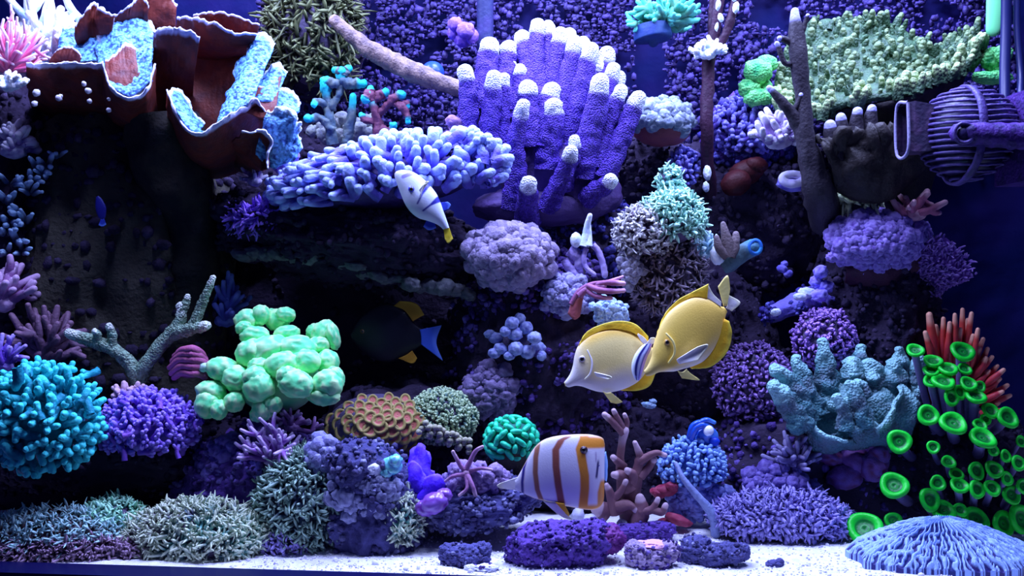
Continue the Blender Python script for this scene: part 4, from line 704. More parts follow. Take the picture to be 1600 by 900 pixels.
g = MB(); tube(g, [pc + np.array([-.010 + .004 * math.sin(a), math.cos(a) * RP * 1.01, math.sin(a) * RP * 1.01]) for a in np.linspace(0, 2 * math.pi, 60)], [.0085] * 60, n=8, seg=100, cap=False, amp=.3, freq=50, flat=.6); g.build('seam_band', M_rib, t)
g = MB(); sq = []
for (x, y0, y1, d) in ((1410, 164, 238, .024), (1420, 162, 240, .027), (1452, 168, 238, .027), (1474, 175, 235, .027)):
    a, b = P(x, y0, .20), P(x, y1, .20); sq.append([(a[0], .20 - d, a[2]), (a[0], .20 + d, a[2]), (b[0], .20 + d, b[2]), (b[0], .20 - d, b[2])])
V = np.array(sq).reshape(-1, 3); Q = []
for i in range(3):
    for j in range(4): Q.append([i * 4 + j, i * 4 + (j + 1) % 4, (i + 1) * 4 + (j + 1) % 4, (i + 1) * 4 + j])
g.add(V, Q=Q); g.build('nozzle', mat('pump_nozzle', (.035, .028, .06), None, (.10, .06, .12), 30, .7, .4, 120), t, smooth=False)
g = MB(); tube(g, [np.array(p) for p in sq[0] + [sq[0][0]]], [.003] * 5, n=6, seg=40, cap=False); g.build('nozzle_rim', mat('rim_grey', (.28, .26, .40), bump=.3), t)
g = MB(); ptube(g, [(1500, 208, .126, 17), (1520, 209, .119, 18), (1560, 212, .119, 20), (1600, 214, .124, 22), (1640, 214, .134, 22)], n=14, seg=30, amp=.3, freq=45, capstart=True); g.build('arm', M_pur, t)
g = MB(); cc = P(1506, 208, .107); tube(g, [cc + np.array([math.cos(a) * .016, 0, math.sin(a) * .016]) for a in np.linspace(0, 2 * math.pi, 24)], [.0035] * 24, n=8, seg=40, cap=False); g.build('bolt_ring', M_rib, t)
g = MB(); blob(g, cc + (0, .003, 0), (.011, .007, .011), .1, 2, 3); g.build('bolt', M_pd, t)
g = MB(); a, b = P(1588, 145, .16), P(1660, 285, .16); box(g, (a[0], .135, b[2]), (b[0], .235, a[2])); g.build('bracket', M_pur, t, smooth=False)
M_cab = mat('black_cable', (.012, .014, .06), bump=0, rough=.4)
for x0, x1, r, lb in ((1570, 1573, 8, 'thick dark cable rising from the pump'), (1594, 1590, 5, 'thin dark cable beside the thick pump cable')):
    g = MB(); ptube(g, [(x1, -40, .25, r), (x1 - 1, 40, .25, r), (x0, 110, .235, r), (x0, 178 if r > 6 else 152, .205, r)], n=12, seg=26); tag(g.build('power_cable', M_cab), lb, 'cable', 'pump cables')
g = MB(); ptube(g, [(1556, -40, .33, 13), (1555, 10, .33, 13), (1552, 46, .33, 11)], n=16, seg=10, flat=.5); tag(g.build('plastic_rod', mat('green_rod', (.30, .80, .40), bump=0, rough=.35)), 'light green flat plastic rod dipping in at the top', 'rod')

# purple ruffled colony and fan, right
M_pr = mat('purple_ruffle', (.24, .14, .58), (.56, .46, .95), (.13, .06, .34), 50, .6, .6, 200)
t = lumps('ruffled_coral', 'purple ruffled coral heap on the right pillar rock', 'coral', ell_lumps(1368, 375, 72, 46, 96, 8, 14, 61, .36, .05) + [(1302, 372, 13, 12, .34), (1310, 392, 12, 10, .34), (1300, 402, 9, 8, .34), (1325, 395, 14, 10, .33), (1440, 355, 12, 9, .35), (1448, 364, 9, 9, .35)], .36, M_pr, amp=.45, freq=2.6)
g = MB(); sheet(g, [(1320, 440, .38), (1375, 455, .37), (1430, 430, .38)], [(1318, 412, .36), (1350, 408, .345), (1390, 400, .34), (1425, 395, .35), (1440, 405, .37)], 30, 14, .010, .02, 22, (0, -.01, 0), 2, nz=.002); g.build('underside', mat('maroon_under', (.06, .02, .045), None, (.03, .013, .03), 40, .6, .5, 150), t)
bush('branching_coral', 'salmon-pink stub branches on top of the purple ruffled coral', 'coral', 1428, 334, .335, 8, 44, 5.5, mat('salmon', (.50, .20, .30), (.85, .55, .62), None, bump=.4), fan=(1.1, .5, .8), up=.15, fork=1, seed=62, lean=(.15, 0, 0))
t = thing('fan_coral', 'purple fan-shaped shaggy coral jutting from the right pillar', 'coral', 1445, 440, .37)
g = MB(); G, Nn = sheet(g, [(1425, 432, .38), (1440, 440, .38), (1452, 462, .39)], [(1432, 385, .36), (1470, 372, .35), (1500, 398, .35), (1510, 428, .36), (1482, 450, .37), (1456, 464, .38)], 40, 16, .014, .02, 20, (0, -.01, 0), 2, nz=.003); g.build('blade', mat('purple_fan', (.26, .13, .50), (.5, .35, .8), (.16, .07, .34), 60, .6, .7, 200), t)
f = MB(); idx = rng.integers(0, G.shape[0] * G.shape[1], 700); pos = G.reshape(-1, 3)[idx] + rng.normal(0, .003, (700, 3)); scatter_filaments(f, pos + (0, -.006, 0), np.tile([.25, -.6, .6], (700, 1)), .010, .0022, .5, 5, .8, .5); stuff(f.build('polyps', mat('fan_polyps', (.30, .16, .58), (.60, .42, .88), None, bump=0), t))
lumps('encrusting_coral', 'blue-violet knobs and cups down the right pillar', 'coral', [(1282, 425, 11, 10), (1275, 440, 10, 9), (1290, 448, 12, 10), (1280, 462, 13, 10), (1296, 470, 12, 10), (1268, 470, 11, 9), (1290, 488, 11, 8), (1430, 490, 9, 14), (1425, 508, 12, 10), (1435, 520, 9, 12), (1418, 532, 14, 6), (1428, 545, 8, 8), (1325, 450, 9, 9), (1335, 460, 8, 8), (1325, 472, 9, 7)], .39, mat('blueviolet_knob', (.16, .10, .62), (.46, .42, .98), (.08, .05, .3), 50, .6, .5, 200), amp=.5)
lumps('encrusting_coral', 'white-blue bright patch on the violet rock bridge', 'coral', [(1262, 458, 14, 8), (1250, 464, 10, 6), (1212, 488, 8, 6)], .375, M_white, amp=.4)
M_pg = mat('polyp_purple', (.22, .12, .42), (.52, .34, .78), None, bump=0)
polyp_mound('goniopora', 'round purple polyp ball above the teal leather coral', 'coral', 1288, 530, 44, 42, .36, .045, 620, 8, 2.6, M_pg, M_dk, lo=-1, bend=.6)
polyp_mound('goniopora', 'wide dark purple polyp mound right of the yellow tangs', 'coral', 1180, 600, 58, 56, .38, .05, 800, 9, 2.6, mat('polyp_dkpurple', (.14, .07, .28), (.38, .26, .58), None, bump=0), M_dk, lo=-1, bend=.6)

# teal leather coral
M_tl = mat('teal_leather', (.09, .20, .22), (.34, .56, .56), (.13, .14, .18), 26, .6, .9, 210, 'voronoi', tip0=.2)
t = thing('leather_coral', 'teal-grey leather coral with ruffled upright lobes', 'coral', 1320, 705, .27)
g = MB(); blob(g, P(1325, 640, .31), (95 * sz(.3), .06, 50 * sz(.3)), .25, 2, 4); g.build('base', M_tl, t)
for pl in ([(1290, 650, .29, 24), (1292, 610, .285, 22), (1290, 575, .28, 16), (1286, 535, .275, 8)], [(1255, 670, .24, 20), (1235, 635, .235, 17), (1210, 606, .23, 13)], [(1265, 660, .25, 18), (1245, 610, .25, 15), (1212, 578, .25, 11)], [(1275, 650, .26, 18), (1260, 605, .265, 14), (1244, 562, .27, 9)], [(1350, 665, .23, 18), (1340, 630, .225, 14), (1328, 602, .22, 9)], [(1320, 670, .22, 14), (1318, 640, .215, 11), (1308, 622, .21, 8)], [(1330, 640, .30, 26), (1330, 600, .29, 24), (1330, 572, .285, 16)], [(1360, 640, .30, 28), (1362, 600, .295, 24), (1360, 575, .29, 16)], [(1390, 640, .31, 26), (1395, 600, .30, 22), (1398, 572, .295, 14)], [(1410, 630, .31, 22), (1408, 585, .305, 16), (1404, 550, .30, 9)], [(1420, 625, .30, 18), (1430, 590, .295, 15), (1438, 565, .29, 11)], [(1422, 640, .29, 16), (1432, 618, .287, 14), (1434, 608, .283, 11)], [(1355, 620, .24, 12), (1340, 600, .24, 9)], [(1345, 570, .31, 14), (1345, 545, .31, 8)]):
    g = MB(); ptube(g, pl, n=18, seg=26, amp=.75, freq=55, ts=.5); g.build('lobe', M_tl, t)
for b, r in (([(1262, 700, .27), (1300, 705, .25), (1340, 690, .25)], [(1258, 640, .25), (1272, 668, .22), (1290, 678, .21), (1320, 688, .205)]), ([(1360, 700, .27), (1390, 705, .26), (1420, 680, .27)], [(1370, 670, .21), (1395, 640, .23), (1408, 600, .27), (1435, 625, .25)]), ([(1280, 690, .27), (1330, 700, .25), (1370, 695, .26)], [(1330, 660, .22), (1345, 668, .215), (1360, 655, .22), (1375, 670, .215)])):
    g = MB(); sheet(g, b, r, 24, 12, .010, .012, 30, (0, -.01, 0), .6, nz=.003); g.build('skirt', M_tl, t)
lumps('encrusting_coral', 'maroon and violet crust under the teal leather coral', 'coral', [(1340, 720, 26, 20, .27), (1365, 730, 22, 22, .25), (1372, 712, 18, 16, .25), (1320, 745, 28, 20, .27), (1300, 715, 22, 14, .28), (1365, 700, 16, 12, .26)], .27, mat('maroon_violet', (.16, .05, .18), (.34, .20, .60), (.24, .05, .08), 26, .7, .5, 160), amp=.35)
bush('soft_coral', 'grey-lilac finger tuft at the foot of the teal leather coral', 'coral', 1240, 722, .26, 24, 46, 4.2, mat('greylilac_finger', (.20, .17, .36), (.52, .48, .76), None, bump=.3), fan=(1.1, .6, .8), up=0, fork=1, seed=64)
lumps('encrusting_coral', 'violet lumps along the sand end of the violet rock base', 'coral', ell_lumps(1215, 765, 55, 40, 36, 9, 15, 66, .27, .03), .27, mat('violet_lump2', (.14, .09, .36), (.34, .28, .7), (.06, .04, .18), 50, .6, .6, 160), amp=.5)
# red anemone behind the button polyps
M_ra = mat('red_tentacle', (.52, .10, .09), (.85, .48, .36), (.40, .06, .10), 40, .5, .2, 150, rough=.45, tip0=.7)
t = thing('red_anemone', 'salmon-red anemone tentacles behind the green button polyps', 'anemone', 1510, 600, .36)
gi = random.Random(71)
tips = [(1452, 492, 9), (1446, 520, 7), (1462, 510, 7), (1474, 498, 6), (1484, 505, 6), (1492, 492, 6), (1504, 484, 6), (1512, 500, 6), (1518, 490, 6), (1528, 515, 6), (1500, 515, 7), (1486, 520, 7), (1472, 525, 7), (1536, 530, 6), (1520, 525, 7), (1543, 545, 6), (1550, 558, 6), (1558, 572, 6), (1568, 578, 6), (1562, 592, 6), (1574, 602, 6), (1578, 618, 6), (1566, 612, 6), (1540, 560, 7), (1530, 545, 7), (1452, 540, 7), (1470, 545, 7), (1560, 630, 6), (1572, 640, 6), (1580, 690, 7), (1588, 700, 6), (1545, 580, 6), (1556, 600, 6), (1508, 540, 7)]
for (x, y, r) in tips:
    bx, by = 1450 + (x - 1445) * .45 + 15, 600 + max(0, y - 560) * .6; Y = .325 + gi.uniform(-.015, .03)
    g = MB(); ptube(g, [(bx, by, .36, r * 1.0), ((bx + x) / 2 + gi.uniform(-4, 4) + (x - bx) * .12, (by + y) / 2, Y + .01, r * .95), (x, y, Y, r * .55)], n=9, seg=14, amp=.12, freq=60, ts=.5); g.build('tentacle', M_ra, t)
g = MB(); blob(g, P(1500, 620, .395), (52 * sz(.39), .045, 46 * sz(.39)), .15, 2, 4); g.build('body', M_ra, t)

# green button polyps
M_bp = mat('green_button', (.015, .50, .075), (.006, .14, .035), (.05, .72, .14), 60, .5, .2, 180, rough=.4, tip0=.42, tip1=.75)
M_bs = mat('polyp_stalk', (.13, .11, .22), (.20, .18, .30), (.08, .07, .14), 50, .5, .3, 160)
t = thing('button_polyps', 'bright green ring-shaped button polyps on lilac stalks', 'coral', 1480, 850, .20)
BUT = [(1351, 826, 26, 19, .165), (1397, 759, 21, 17, .18), (1405, 690, 18, 18, .19), (1450, 649, 16, 15, .19), (1489, 662, 20, 15, .16), (1458, 699, 10, 10, .165), (1396, 814, 13, 11, .16), (1452, 781, 17, 18, .165), (1474, 798, 18, 12, .15), (1500, 797, 11, 9, .16), (1524, 811, 20, 14, .14), (1567, 818, 16, 19, .13), (1595, 811, 14, 22, .14), (1494, 741, 11, 8, .175), (1499, 759, 14, 10, .16), (1526, 765, 11, 14, .155), (1550, 763, 13, 11, .155), (1580, 773, 15, 15, .15), (1525, 736, 13, 14, .165), (1553, 734, 14, 12, .165), (1573, 748, 10, 11, .165), (1482, 722, 11, 8, .175), (1535, 685, 20, 13, .155), (1531, 664, 11, 8, .18), (1552, 704, 9, 9, .17), (1571, 713, 9, 10, .17), (1591, 724, 12, 12, .165), (1574, 653, 17, 15, .18), (1547, 642, 13, 11, .19), (1486, 622, 12, 13, .19), (1499, 613, 9, 12, .20), (1524, 620, 16, 9, .19), (1531, 604, 9, 9, .21), (1513, 600, 13, 10, .20), (1474, 597, 17, 10, .20), (1455, 596, 12, 9, .21), (1455, 580, 12, 7, .22), (1481, 577, 15, 8, .215), (1507, 577, 11, 8, .22), (1458, 565, 14, 8, .23), (1430, 548, 13, 9, .225), (1504, 550, 18, 14, .235), (1465, 755, 12, 12, .185), (1540, 655, 9, 9, .19), (1598, 760, 10, 12, .17), (1595, 690, 9, 9, .2)]
for (x, y, rx, ry, Y) in BUT:
    if y > 770 and x > 1380: Y = max(Y, .195)
    q = min(.96, max(.5, ry / max(rx, ry))); side = .35 if ry > rx else (x - 1490) / 420; n = np.array([side, -q, math.sqrt(1 - q * q) + .05])
    c = P(x, y, Y); r = max(rx, ry) * 1.08 * sz(Y); g = MB(); polyp_disc(g, c, n, r, .42, 26); po = g.build('polyp', M_bp, t)
    dx = np.array([(1500 - x) * .18 * sz(Y), 0, -14 * sz(Y)]); n1 = nrm(n); b0 = c - n1 * r * .35; b2 = P(1500 + (x - 1500) * .80, y + 24, min(.31, Y + .11)) if y > 655 else P(1504 + (x - 1504) * .6, 676, .30)
    g = MB(); tube(g, [b2, (b2 + b0) / 2 + (0, 0, -.004), b0], [r * .42, r * .38, r * .42], n=12, seg=10, amp=.12, freq=60, cap=False); g.build('stalk', M_bs, po)

# plate coral on the sand: radial septa
M_fu = mat('plate_septa', (.02, .028, .13), (.40, .54, .86), (.06, .03, .13), 25, .5, .3, 300, tip0=.15, tip1=.95)  # shade between the ridges painted in as dark valleys
c0 = P(1470, 880, .06); c0[2] = 0.0; rm = .148; nr, nt = 70, 760; rr = np.linspace(0, 1, nr); th = np.linspace(0, 2 * math.pi, nt, endpoint=False)
RR, TH = np.meshgrid(rr, th, indexing='ij'); px_, py_ = RR * np.cos(TH), RR * np.sin(TH)
wob = fbm(np.stack([px_.ravel() * 7, py_.ravel() * 7, np.zeros(px_.size)], -1), 2).reshape(RR.shape)
K1 = 52; w1 = np.cos(TH * K1 + wob * 6.5); w2 = np.cos(TH * K1 * 2 + wob * 12.0 + 1.5)
mixw = sstep(.45, .62, RR); ridge = (1 - mixw) * w1 + mixw * np.maximum(w1, w2 * .95); ridge = sstep(.1, .95, ridge) * (1 - .25 * (wob > .25))
edge = 1 + .05 * np.sin(TH * 5 + 1) + .03 * np.sin(TH * 11)
H = .056 * (1 - RR ** 1.5) + .006 + .0085 * ridge * sstep(.03, .12, RR) * (1 - .6 * sstep(.93, 1, RR)) - .006 * np.exp(-(RR / .05) ** 2) + .006 * wob
V = np.stack([c0[0] + px_ * rm * edge, c0[1] + py_ * rm * edge * .64, c0[2] + H], -1).reshape(-1, 3)
i, j = np.meshgrid(np.arange(nr - 1), np.arange(nt), indexing='ij'); g = MB()
g.add(V, Q=np.stack([i * nt + j, (i + 1) * nt + j, (i + 1) * nt + (j + 1) % nt, i * nt + (j + 1) % nt], -1).reshape(-1, 4), tip=ridge.ravel())
rimv = V[-nt:].copy(); low = rimv.copy(); low[:, 2] = -.004; q = np.arange(nt); g.add(np.vstack([rimv, low]), Q=np.stack([q, q + nt, (q + 1) % nt + nt, (q + 1) % nt], -1), tip=np.tile(ridge[-1], 2))
tag(g.build('plate_coral', M_fu, None, c0), 'blue dome-shaped plate coral with radiating ridges on the sand', 'coral')

# ---------------------------------------------------------------- low centre and sand
M_gpp = mat('polyp_violet_blue', (.12, .09, .42), (.46, .42, .95), (.26, .18, .6), 16, .6, 0, tip0=.2)
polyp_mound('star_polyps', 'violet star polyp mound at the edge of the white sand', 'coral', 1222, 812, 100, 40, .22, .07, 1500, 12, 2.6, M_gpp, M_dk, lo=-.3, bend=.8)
thicket('branching_coral', 'blue spiky branching coral behind the thin sloping tube', 1082, 728, 52, 46, .28, .05, 130, 15, 3.4, mat('blue_spike', (.12, .20, .60), (.42, .62, .98), (.08, .09, .36), 40, .5, .3, 200), 1, 81, 0, .2)
lumps('encrusting_coral', 'blue rounded crust under the blue spiky coral', 'coral', ell_lumps(1095, 785, 50, 28, 28, 8, 14, 82, .28, .02), .28, mat('dimblue_lump', (.12, .12, .36), (.34, .38, .72), (.06, .05, .18), 50, .6, .6, 180), amp=.5)
lumps('sponge', 'small red sponge patch left of the blue spiky coral', 'sponge', [(1040, 766, 18, 10), (1028, 770, 12, 8), (1050, 760, 10, 7), (1060, 812, 22, 8), (1040, 816, 14, 7)], .255, mat('red_sponge', (.55, .07, .14), (.75, .2, .3), (.3, .04, .12), 50, .5, .4, 160), amp=.3)
t = thing('hermit_shell', 'blue and white swirled turban shell above the blue spiky coral', 'shell', 1105, 700, .27)
g = MB(); blob(g, P(1102, 680, .28), (20 * sz(.28), .02, 17 * sz(.28)), .12, 2, 4, .4); g.build('body_whorl', mat('blue_shell', (.05, .14, .62), (.2, .4, .9), (.03, .05, .3), 40, .7, .3, 100, rough=.3, spec=.6), t)
for k, (x, y, r) in enumerate(((1094, 672, 12), (1090, 668, 9), (1100, 664, 8))):
    g = MB(); ptube(g, [(x - 14, y + 14, .262, r * .4), (x - 8, y - 2, .258, r * .5), (x + 4, y - 8, .258, r * .5), (x + 16, y - 4, .265, r * .4)], n=8, seg=14, capstart=True); g.build('whorl_ridge', MATS['blue_shell'], t)
g = MB(); blob(g, P(1107, 673, .256), (8.5 * sz(.25), .007, 8.5 * sz(.25)), .08, 2, 3); g.build('white_lip', mat('shell_bright', (.95, .97, 1.0), bump=0, rough=.3), t)
g = MB(); blob(g, P(1116, 690, .262), (9 * sz(.26), .008, 7 * sz(.26)), .2, 2, 3); g.build('operculum', mat('blue_plastic', (.05, .1, .5)), t)
g = MB(); ptube(g, [(1056, 724, .225, 3), (1068, 748, .212, 4.5), (1090, 775, .206, 6), (1108, 796, .204, 7.5), (1117, 815, .204, 8), (1118, 834, .204, 8)], n=12, seg=40, amp=.18, freq=90, capstart=True, ts=2)
tag(g.build('worm_tube', mat('greyblue_tube', (.36, .42, .66), None, (.22, .26, .5), 110, .6, .5, 220)), 'thin grey-blue tube sloping down to the sand', 'tube')
# brown antler coral by the butterflyfish
M_br = mat('brown_antler', (.30, .17, .19), (.82, .64, .72), (.20, .10, .15), 40, .5, .3, 160, tip0=.45)
t = thing('antler_coral', 'brown antler coral with pale pink tips beside the butterflyfish', 'coral', 990, 820, .24)
for pl in ([(985, 815, .24, 16), (978, 775, .24, 15), (970, 735, .24, 8), (970, 705, .235, 6), (976, 672, .23, 7)], [(975, 680, .23, 6), (962, 664, .225, 6), (945, 648, .22, 5)], [(977, 675, .23, 5), (966, 655, .225, 5), (959, 642, .22, 4)], [(976, 672, .23, 4), (980, 660, .23, 4), (976, 648, .225, 3.5)], [(984, 780, .24, 14), (995, 745, .235, 10), (998, 722, .23, 7), (1000, 712, .23, 6), (992, 692, .225, 4)], [(998, 722, .23, 7), (1012, 713, .225, 6), (1026, 708, .22, 5), (1039, 711, .22, 4)], [(1000, 745, .23, 8), (1015, 728, .23, 6), (1022, 718, .225, 5)], [(982, 765, .23, 14), (972, 745, .225, 10), (960, 742, .22, 6)], [(985, 758, .23, 10), (988, 742, .22, 8), (980, 735, .215, 5)], [(975, 730, .238, 7), (966, 722, .23, 6), (958, 715, .225, 5)], [(965, 800, .225, 14), (955, 775, .22, 8), (948, 758, .215, 4)], [(958, 780, .22, 7), (970, 768, .215, 5), (978, 752, .212, 4)], [(965, 790, .22, 12), (985, 790, .21, 7), (994, 798, .205, 5)], [(998, 820, .21, 14), (1002, 795, .21, 12), (1000, 778, .208, 7)], [(1004, 800, .205, 8), (1020, 795, .20, 6), (1028, 780, .198, 4)], [(1018, 796, .20, 6), (1034, 800, .195, 6), (1040, 790, .193, 5)], [(948, 800, .235, 16), (935, 795, .23, 12)]):
    g = MB(); ptube(g, pl, n=12, seg=18, amp=.25, freq=70, ts=.6); g.build('branch', M_br, t)
lumps('rubble_stone', 'white peaked coral scrap behind the purple stone', 'rubble', [(902, 808, 10, 16, .25), (922, 814, 15, 10, .25), (896, 818, 12, 9, .25)], .25, mat('bright_white', (.8, .8, .9)), amp=.35)
lumps('rubble_stone', 'white coral scrap at the foot of the brown antler coral', 'rubble', [(978, 820, 14, 12, .235), (962, 828, 18, 9, .225), (1010, 826, 10, 7, .225)], .23, mat('bright_white', (.8, .8, .9)), amp=.35)
def sand_rock(label, lst, m, name='rubble_stone', amp=.5, group='rubble stones on the sand'):
    xs = [q[0] for q in lst]; x = sum(xs) / len(xs); yb = max(q[1] + q[3] for q in lst); Y = CAM_H * FPX / max(1, (yb - 450)) - CAM_D
    t = thing(name, label, 'rubble', x, yb, Y, group); Y += .022
    for q in lst:
        b = MB(); Yq = Y + (q[4] if len(q) > 4 else 0); s = sz(Yq); blob(b, P(q[0], q[1], Yq), (q[2] * s, (q[2] + q[3]) * .5 * s, q[3] * s), amp * 1.1, 2.1, 5, 0, 4, .3); lo = b.build('lump', q[5] if len(q) > 5 else m, t)
        if q[2] > 13 and len(q) < 6:
            Vs = b.V[0]; Vs = Vs[Vs[:, 1] < WL[lo][1] + .01]; Vs = Vs[rng.choice(len(Vs), min(len(Vs), int(q[2] * q[3] * .16)), replace=False)]; n_ = MB(); nodules(n_, Vs + rng.normal(0, .001, Vs.shape), .0015, .0045); stuff(n_.build('crust', CR_G if m is RKG else CR_P, lo))
sand_rock('wide purple encrusted stone before the butterflyfish', [(835, 855, 38, 28), (870, 852, 42, 32), (912, 850, 34, 30), (850, 838, 26, 18), (885, 834, 30, 16), (820, 862, 22, 20), (948, 842, 24, 20, .01, mat('maroon_stone', (.07, .015, .07), (.15, .05, .2), (.08, .02, .1), 40, .7, .6, 140)), (925, 828, 26, 14, .01)], RKP)
sand_rock('dark jagged pebble alone on the white sand', [(710, 868, 20, 16), (735, 870, 26, 16), (754, 860, 12, 12), (698, 860, 10, 10), (722, 858, 12, 8)], RKG)
sand_rock('white chip lying next to the dark jagged pebble', [(735, 888, 9, 6), (760, 887, 16, 5)], mat('bright_white', (.8, .8, .9)))
sand_rock('pink-edged cup-shaped stone on the sand', [(1000, 868, 20, 18), (1022, 872, 24, 17), (1044, 862, 16, 14), (990, 858, 12, 12), (1020, 852, 28, 6, .005, mat('pink_rim', (.55, .25, .45), (.8, .5, .7), (.3, .15, .35), 50, .6, .5, 160))], mat('mauve_stone', (.20, .14, .28), (.42, .34, .5), (.09, .06, .14), 40, .7, .6, 150))
sand_rock('round dark blue-grey stone beside the pink-edged stone', [(1088, 858, 20, 18), (1082, 866, 18, 16), (1096, 848, 12, 10)], RKG)
sand_rock('oblong dark stone beside the round blue-grey stone', [(1118, 868, 20, 16), (1140, 864, 22, 14), (1158, 862, 12, 12), (1105, 876, 14, 10)], RKG)
sand_rock('small dark chip on the sand near the plate coral', [(1210, 882, 12, 6), (1218, 878, 6, 5)], RKG)
sand_rock('violet shadowed stone behind the purple stone at the antler foot', [(1000, 832, 30, 12), (975, 834, 26, 12), (1030, 828, 22, 12)], RKP)
g = MB(); N_ = 4200; X_ = rng.uniform(-.45, 1.0, N_); Y_ = yf(X_) + .01 + rng.random(N_) ** 1.3 * .30; V0, F = ico(1); r = rng.uniform(.0008, .0024, N_) * (1 + (rng.random(N_) > .96) * 1.2)
pz = np.stack([X_, Y_, np.zeros(N_)], -1); hz = fbm(pz * 7, 3) * .010 + fbm(pz * 40, 3) * .004 - .002; pz[:, 2] = hz + r * .3
V = pz[:, None] + V0[None] * r[:, None, None] * rng.uniform(.6, 1.3, (N_, 1, 3)); g.add(V.reshape(-1, 3), T=(F[None] + (np.arange(N_) * len(V0))[:, None, None]).reshape(-1, 3), tip=np.repeat(rng.random(N_) ** 3, len(V0)))
tag(g.build('sand_grains', mat('sand_grain', (.80, .80, .84), (.30, .28, .40), None, bump=0)), 'loose coarse coral grains scattered over the white sand', 'sand', kind='stuff')

# ---------------------------------------------------------------- fish
M_skin = mat('fish_skin', (1, 1, 1), skin=True, bump=.10, bs=420, rough=.42, spec=.4)
SKIN = [None]
def front(x, y):                                        # depth of the flank of the fish last lofted, at a photo pixel
    V = SKIN[0]; s = (CAM_D + V[:, 1]) / FPX; d = np.hypot(V[:, 0] / s + 800 - x, (CAM_H - V[:, 2]) / s + 450 - y); return float(V[d < max(3.0, d.min() + .5), 1].min())
def loft(secs, Y, cfun, conv, ns=120, nr=44, dY=0.0, p=1.0):
    S = cr(np.array([[*conv(a[0], a[1]), *conv(a[2], a[3]), a[4]] for a in secs]), ns); mb = MB()
    th = np.linspace(0, 2 * math.pi, nr, endpoint=False); V = []; C = []
    for k, (tx, ty, bx, by, hw) in enumerate(S):
        t = k / (ns - 1); Yk = Y + dY * t; s = sz(Yk); c = P((tx + bx) / 2, (ty + by) / 2, Yk)
        hv = np.array([(tx - bx) / 2 * s, 0, -(ty - by) / 2 * s]); lat = np.array([0, 1, 0]) * max(hw, .05) * s
        co, si = np.cos(th), np.sin(th); w = np.sign(si) * np.abs(si) ** p
        V.append(c + co[:, None] * hv + w[:, None] * lat)
        C.append(np.array([cfun((tx + bx) / 2 + q * (tx - bx) / 2, (ty + by) / 2 + q * (ty - by) / 2, t, q) for q in co]))
    i, j = np.meshgrid(np.arange(ns - 1), np.arange(nr), indexing='ij')
    Q = np.stack([i * nr + j, i * nr + (j + 1) % nr, (i + 1) * nr + (j + 1) % nr, (i + 1) * nr + j], -1).reshape(-1, 4)
    mb.add(np.vstack(V), Q=Q, col=np.vstack(C)); SKIN[0] = np.vstack(V)
    for ring, fl in ((0, 0), (ns - 1, 1)):
        c = V[ring].mean(0); idx = np.arange(nr); T_ = np.stack([idx, (idx + 1) % nr, np.full(nr, nr)], -1)
        mb.add(np.vstack([V[ring], c]), T=T_ if fl else T_[:, ::-1], col=np.vstack([C[ring], C[ring][:1]]))
    return mb
def fin(parent, name, base, rim, conv, Y, m, ruf=.002, thick=.0022, dYr=0.0):
    g = MB(); sheet(g, [(*conv(*b), Y) for b in base], [(*conv(*r), Y + dYr) for r in rim], 24, 12, thick, ruf, 60, (0, 0, 0), .5); return g.build(name, m, parent)
def eye(parent, x, y, Y, r, ring=(.75, .65, .3), iris=None):
    Y = front(x, y); s = sz(Y); g = MB(); blob(g, P(x, y, Y + .0006), (r * s, r * s * .5, r * s), 0, 1, 3); e = g.build('eye', mat('eye_%d' % int(ring[0] * 100), ring, bump=0, rough=.2, spec=.7), parent)
    g = MB(); blob(g, P(x, y, Y - r * s * .30), (r * s * .62, r * s * .34, r * s * .62), 0, 1, 3); g.build('pupil', mat('pupil_black', (.01, .008, .01), bump=0, rough=.1, spec=.8), e)
lerp = lambda a, b, t: np.array(a) * (1 - t) + np.array(b) * t
ss = lambda a, b, x: float(sstep(a, b, np.array(x, float)))
M_fy = mat('fin_yellow', (.92, .58, .08), (.97, .76, .20), (.95, .68, .12), 90, .5, .15, 300, rough=.45)
M_fw = mat('fin_white', (.86, .84, .86), (.92, .90, .70), None, bump=.1, rough=.4)
M_fyp = mat('fin_pale_yellow', (.82, .74, .36), (.90, .80, .36), None, bump=.1, rough=.4)
ct = lambda x, y: (870 + x / 4.09, 420 + y / 4.09)
# tang facing down-left, with whitish face
YL, YR = .16, .115
t = thing('yellow_tang', 'yellow tang with whitish face and belly, swimming ahead of the other tang', 'fish', *ct(300, 790), YL, 'yellow tangs')
secs = [(46, 726, 54, 748, 1.5), (62, 706, 78, 757, 4), (84, 672, 118, 748, 6.5), (102, 620, 160, 752, 9), (112, 560, 210, 770, 11.5), (132, 500, 265, 786, 13), (172, 450, 330, 790, 14), (240, 405, 400, 778, 14.5), (330, 380, 465, 755, 13.5), (420, 384, 520, 725, 12), (500, 412, 562, 680, 10), (552, 452, 592, 620, 7.5), (590, 490, 612, 570, 5), (615, 505, 628, 555, 3.5), (640, 508, 648, 552, 3)]
def tangL(x, y, tt, q):
    c = lerp((.95, .72, .14), (.98, .76, .20), .5 + .5 * q)
    c = lerp(c, (.90, .80, .46), .35); c = lerp(c, (.90, .86, .86), ss(.46, .16, tt) * .92); c = lerp(c, (.90, .86, .86), ss(-.1, -.8, q) * .9 * (1 - ss(.5, .8, tt)))
    c = lerp(c, (.88, .78, .26), ss(.04, .0, tt)); return lerp(c, (.80, .50, .06), ss(.55, .95, q) * ss(.35, .5, tt))
loft(secs, YL, tangL, ct, dY=.012).build('body', M_skin, t)
fin(t, 'dorsal_fin', [(140, 492), (200, 438), (300, 392), (400, 388), (500, 418), (585, 490)], [(138, 488), (190, 405), (280, 358), (390, 333), (500, 352), (585, 432)], ct, YL + .003, M_fy, .003, .004)
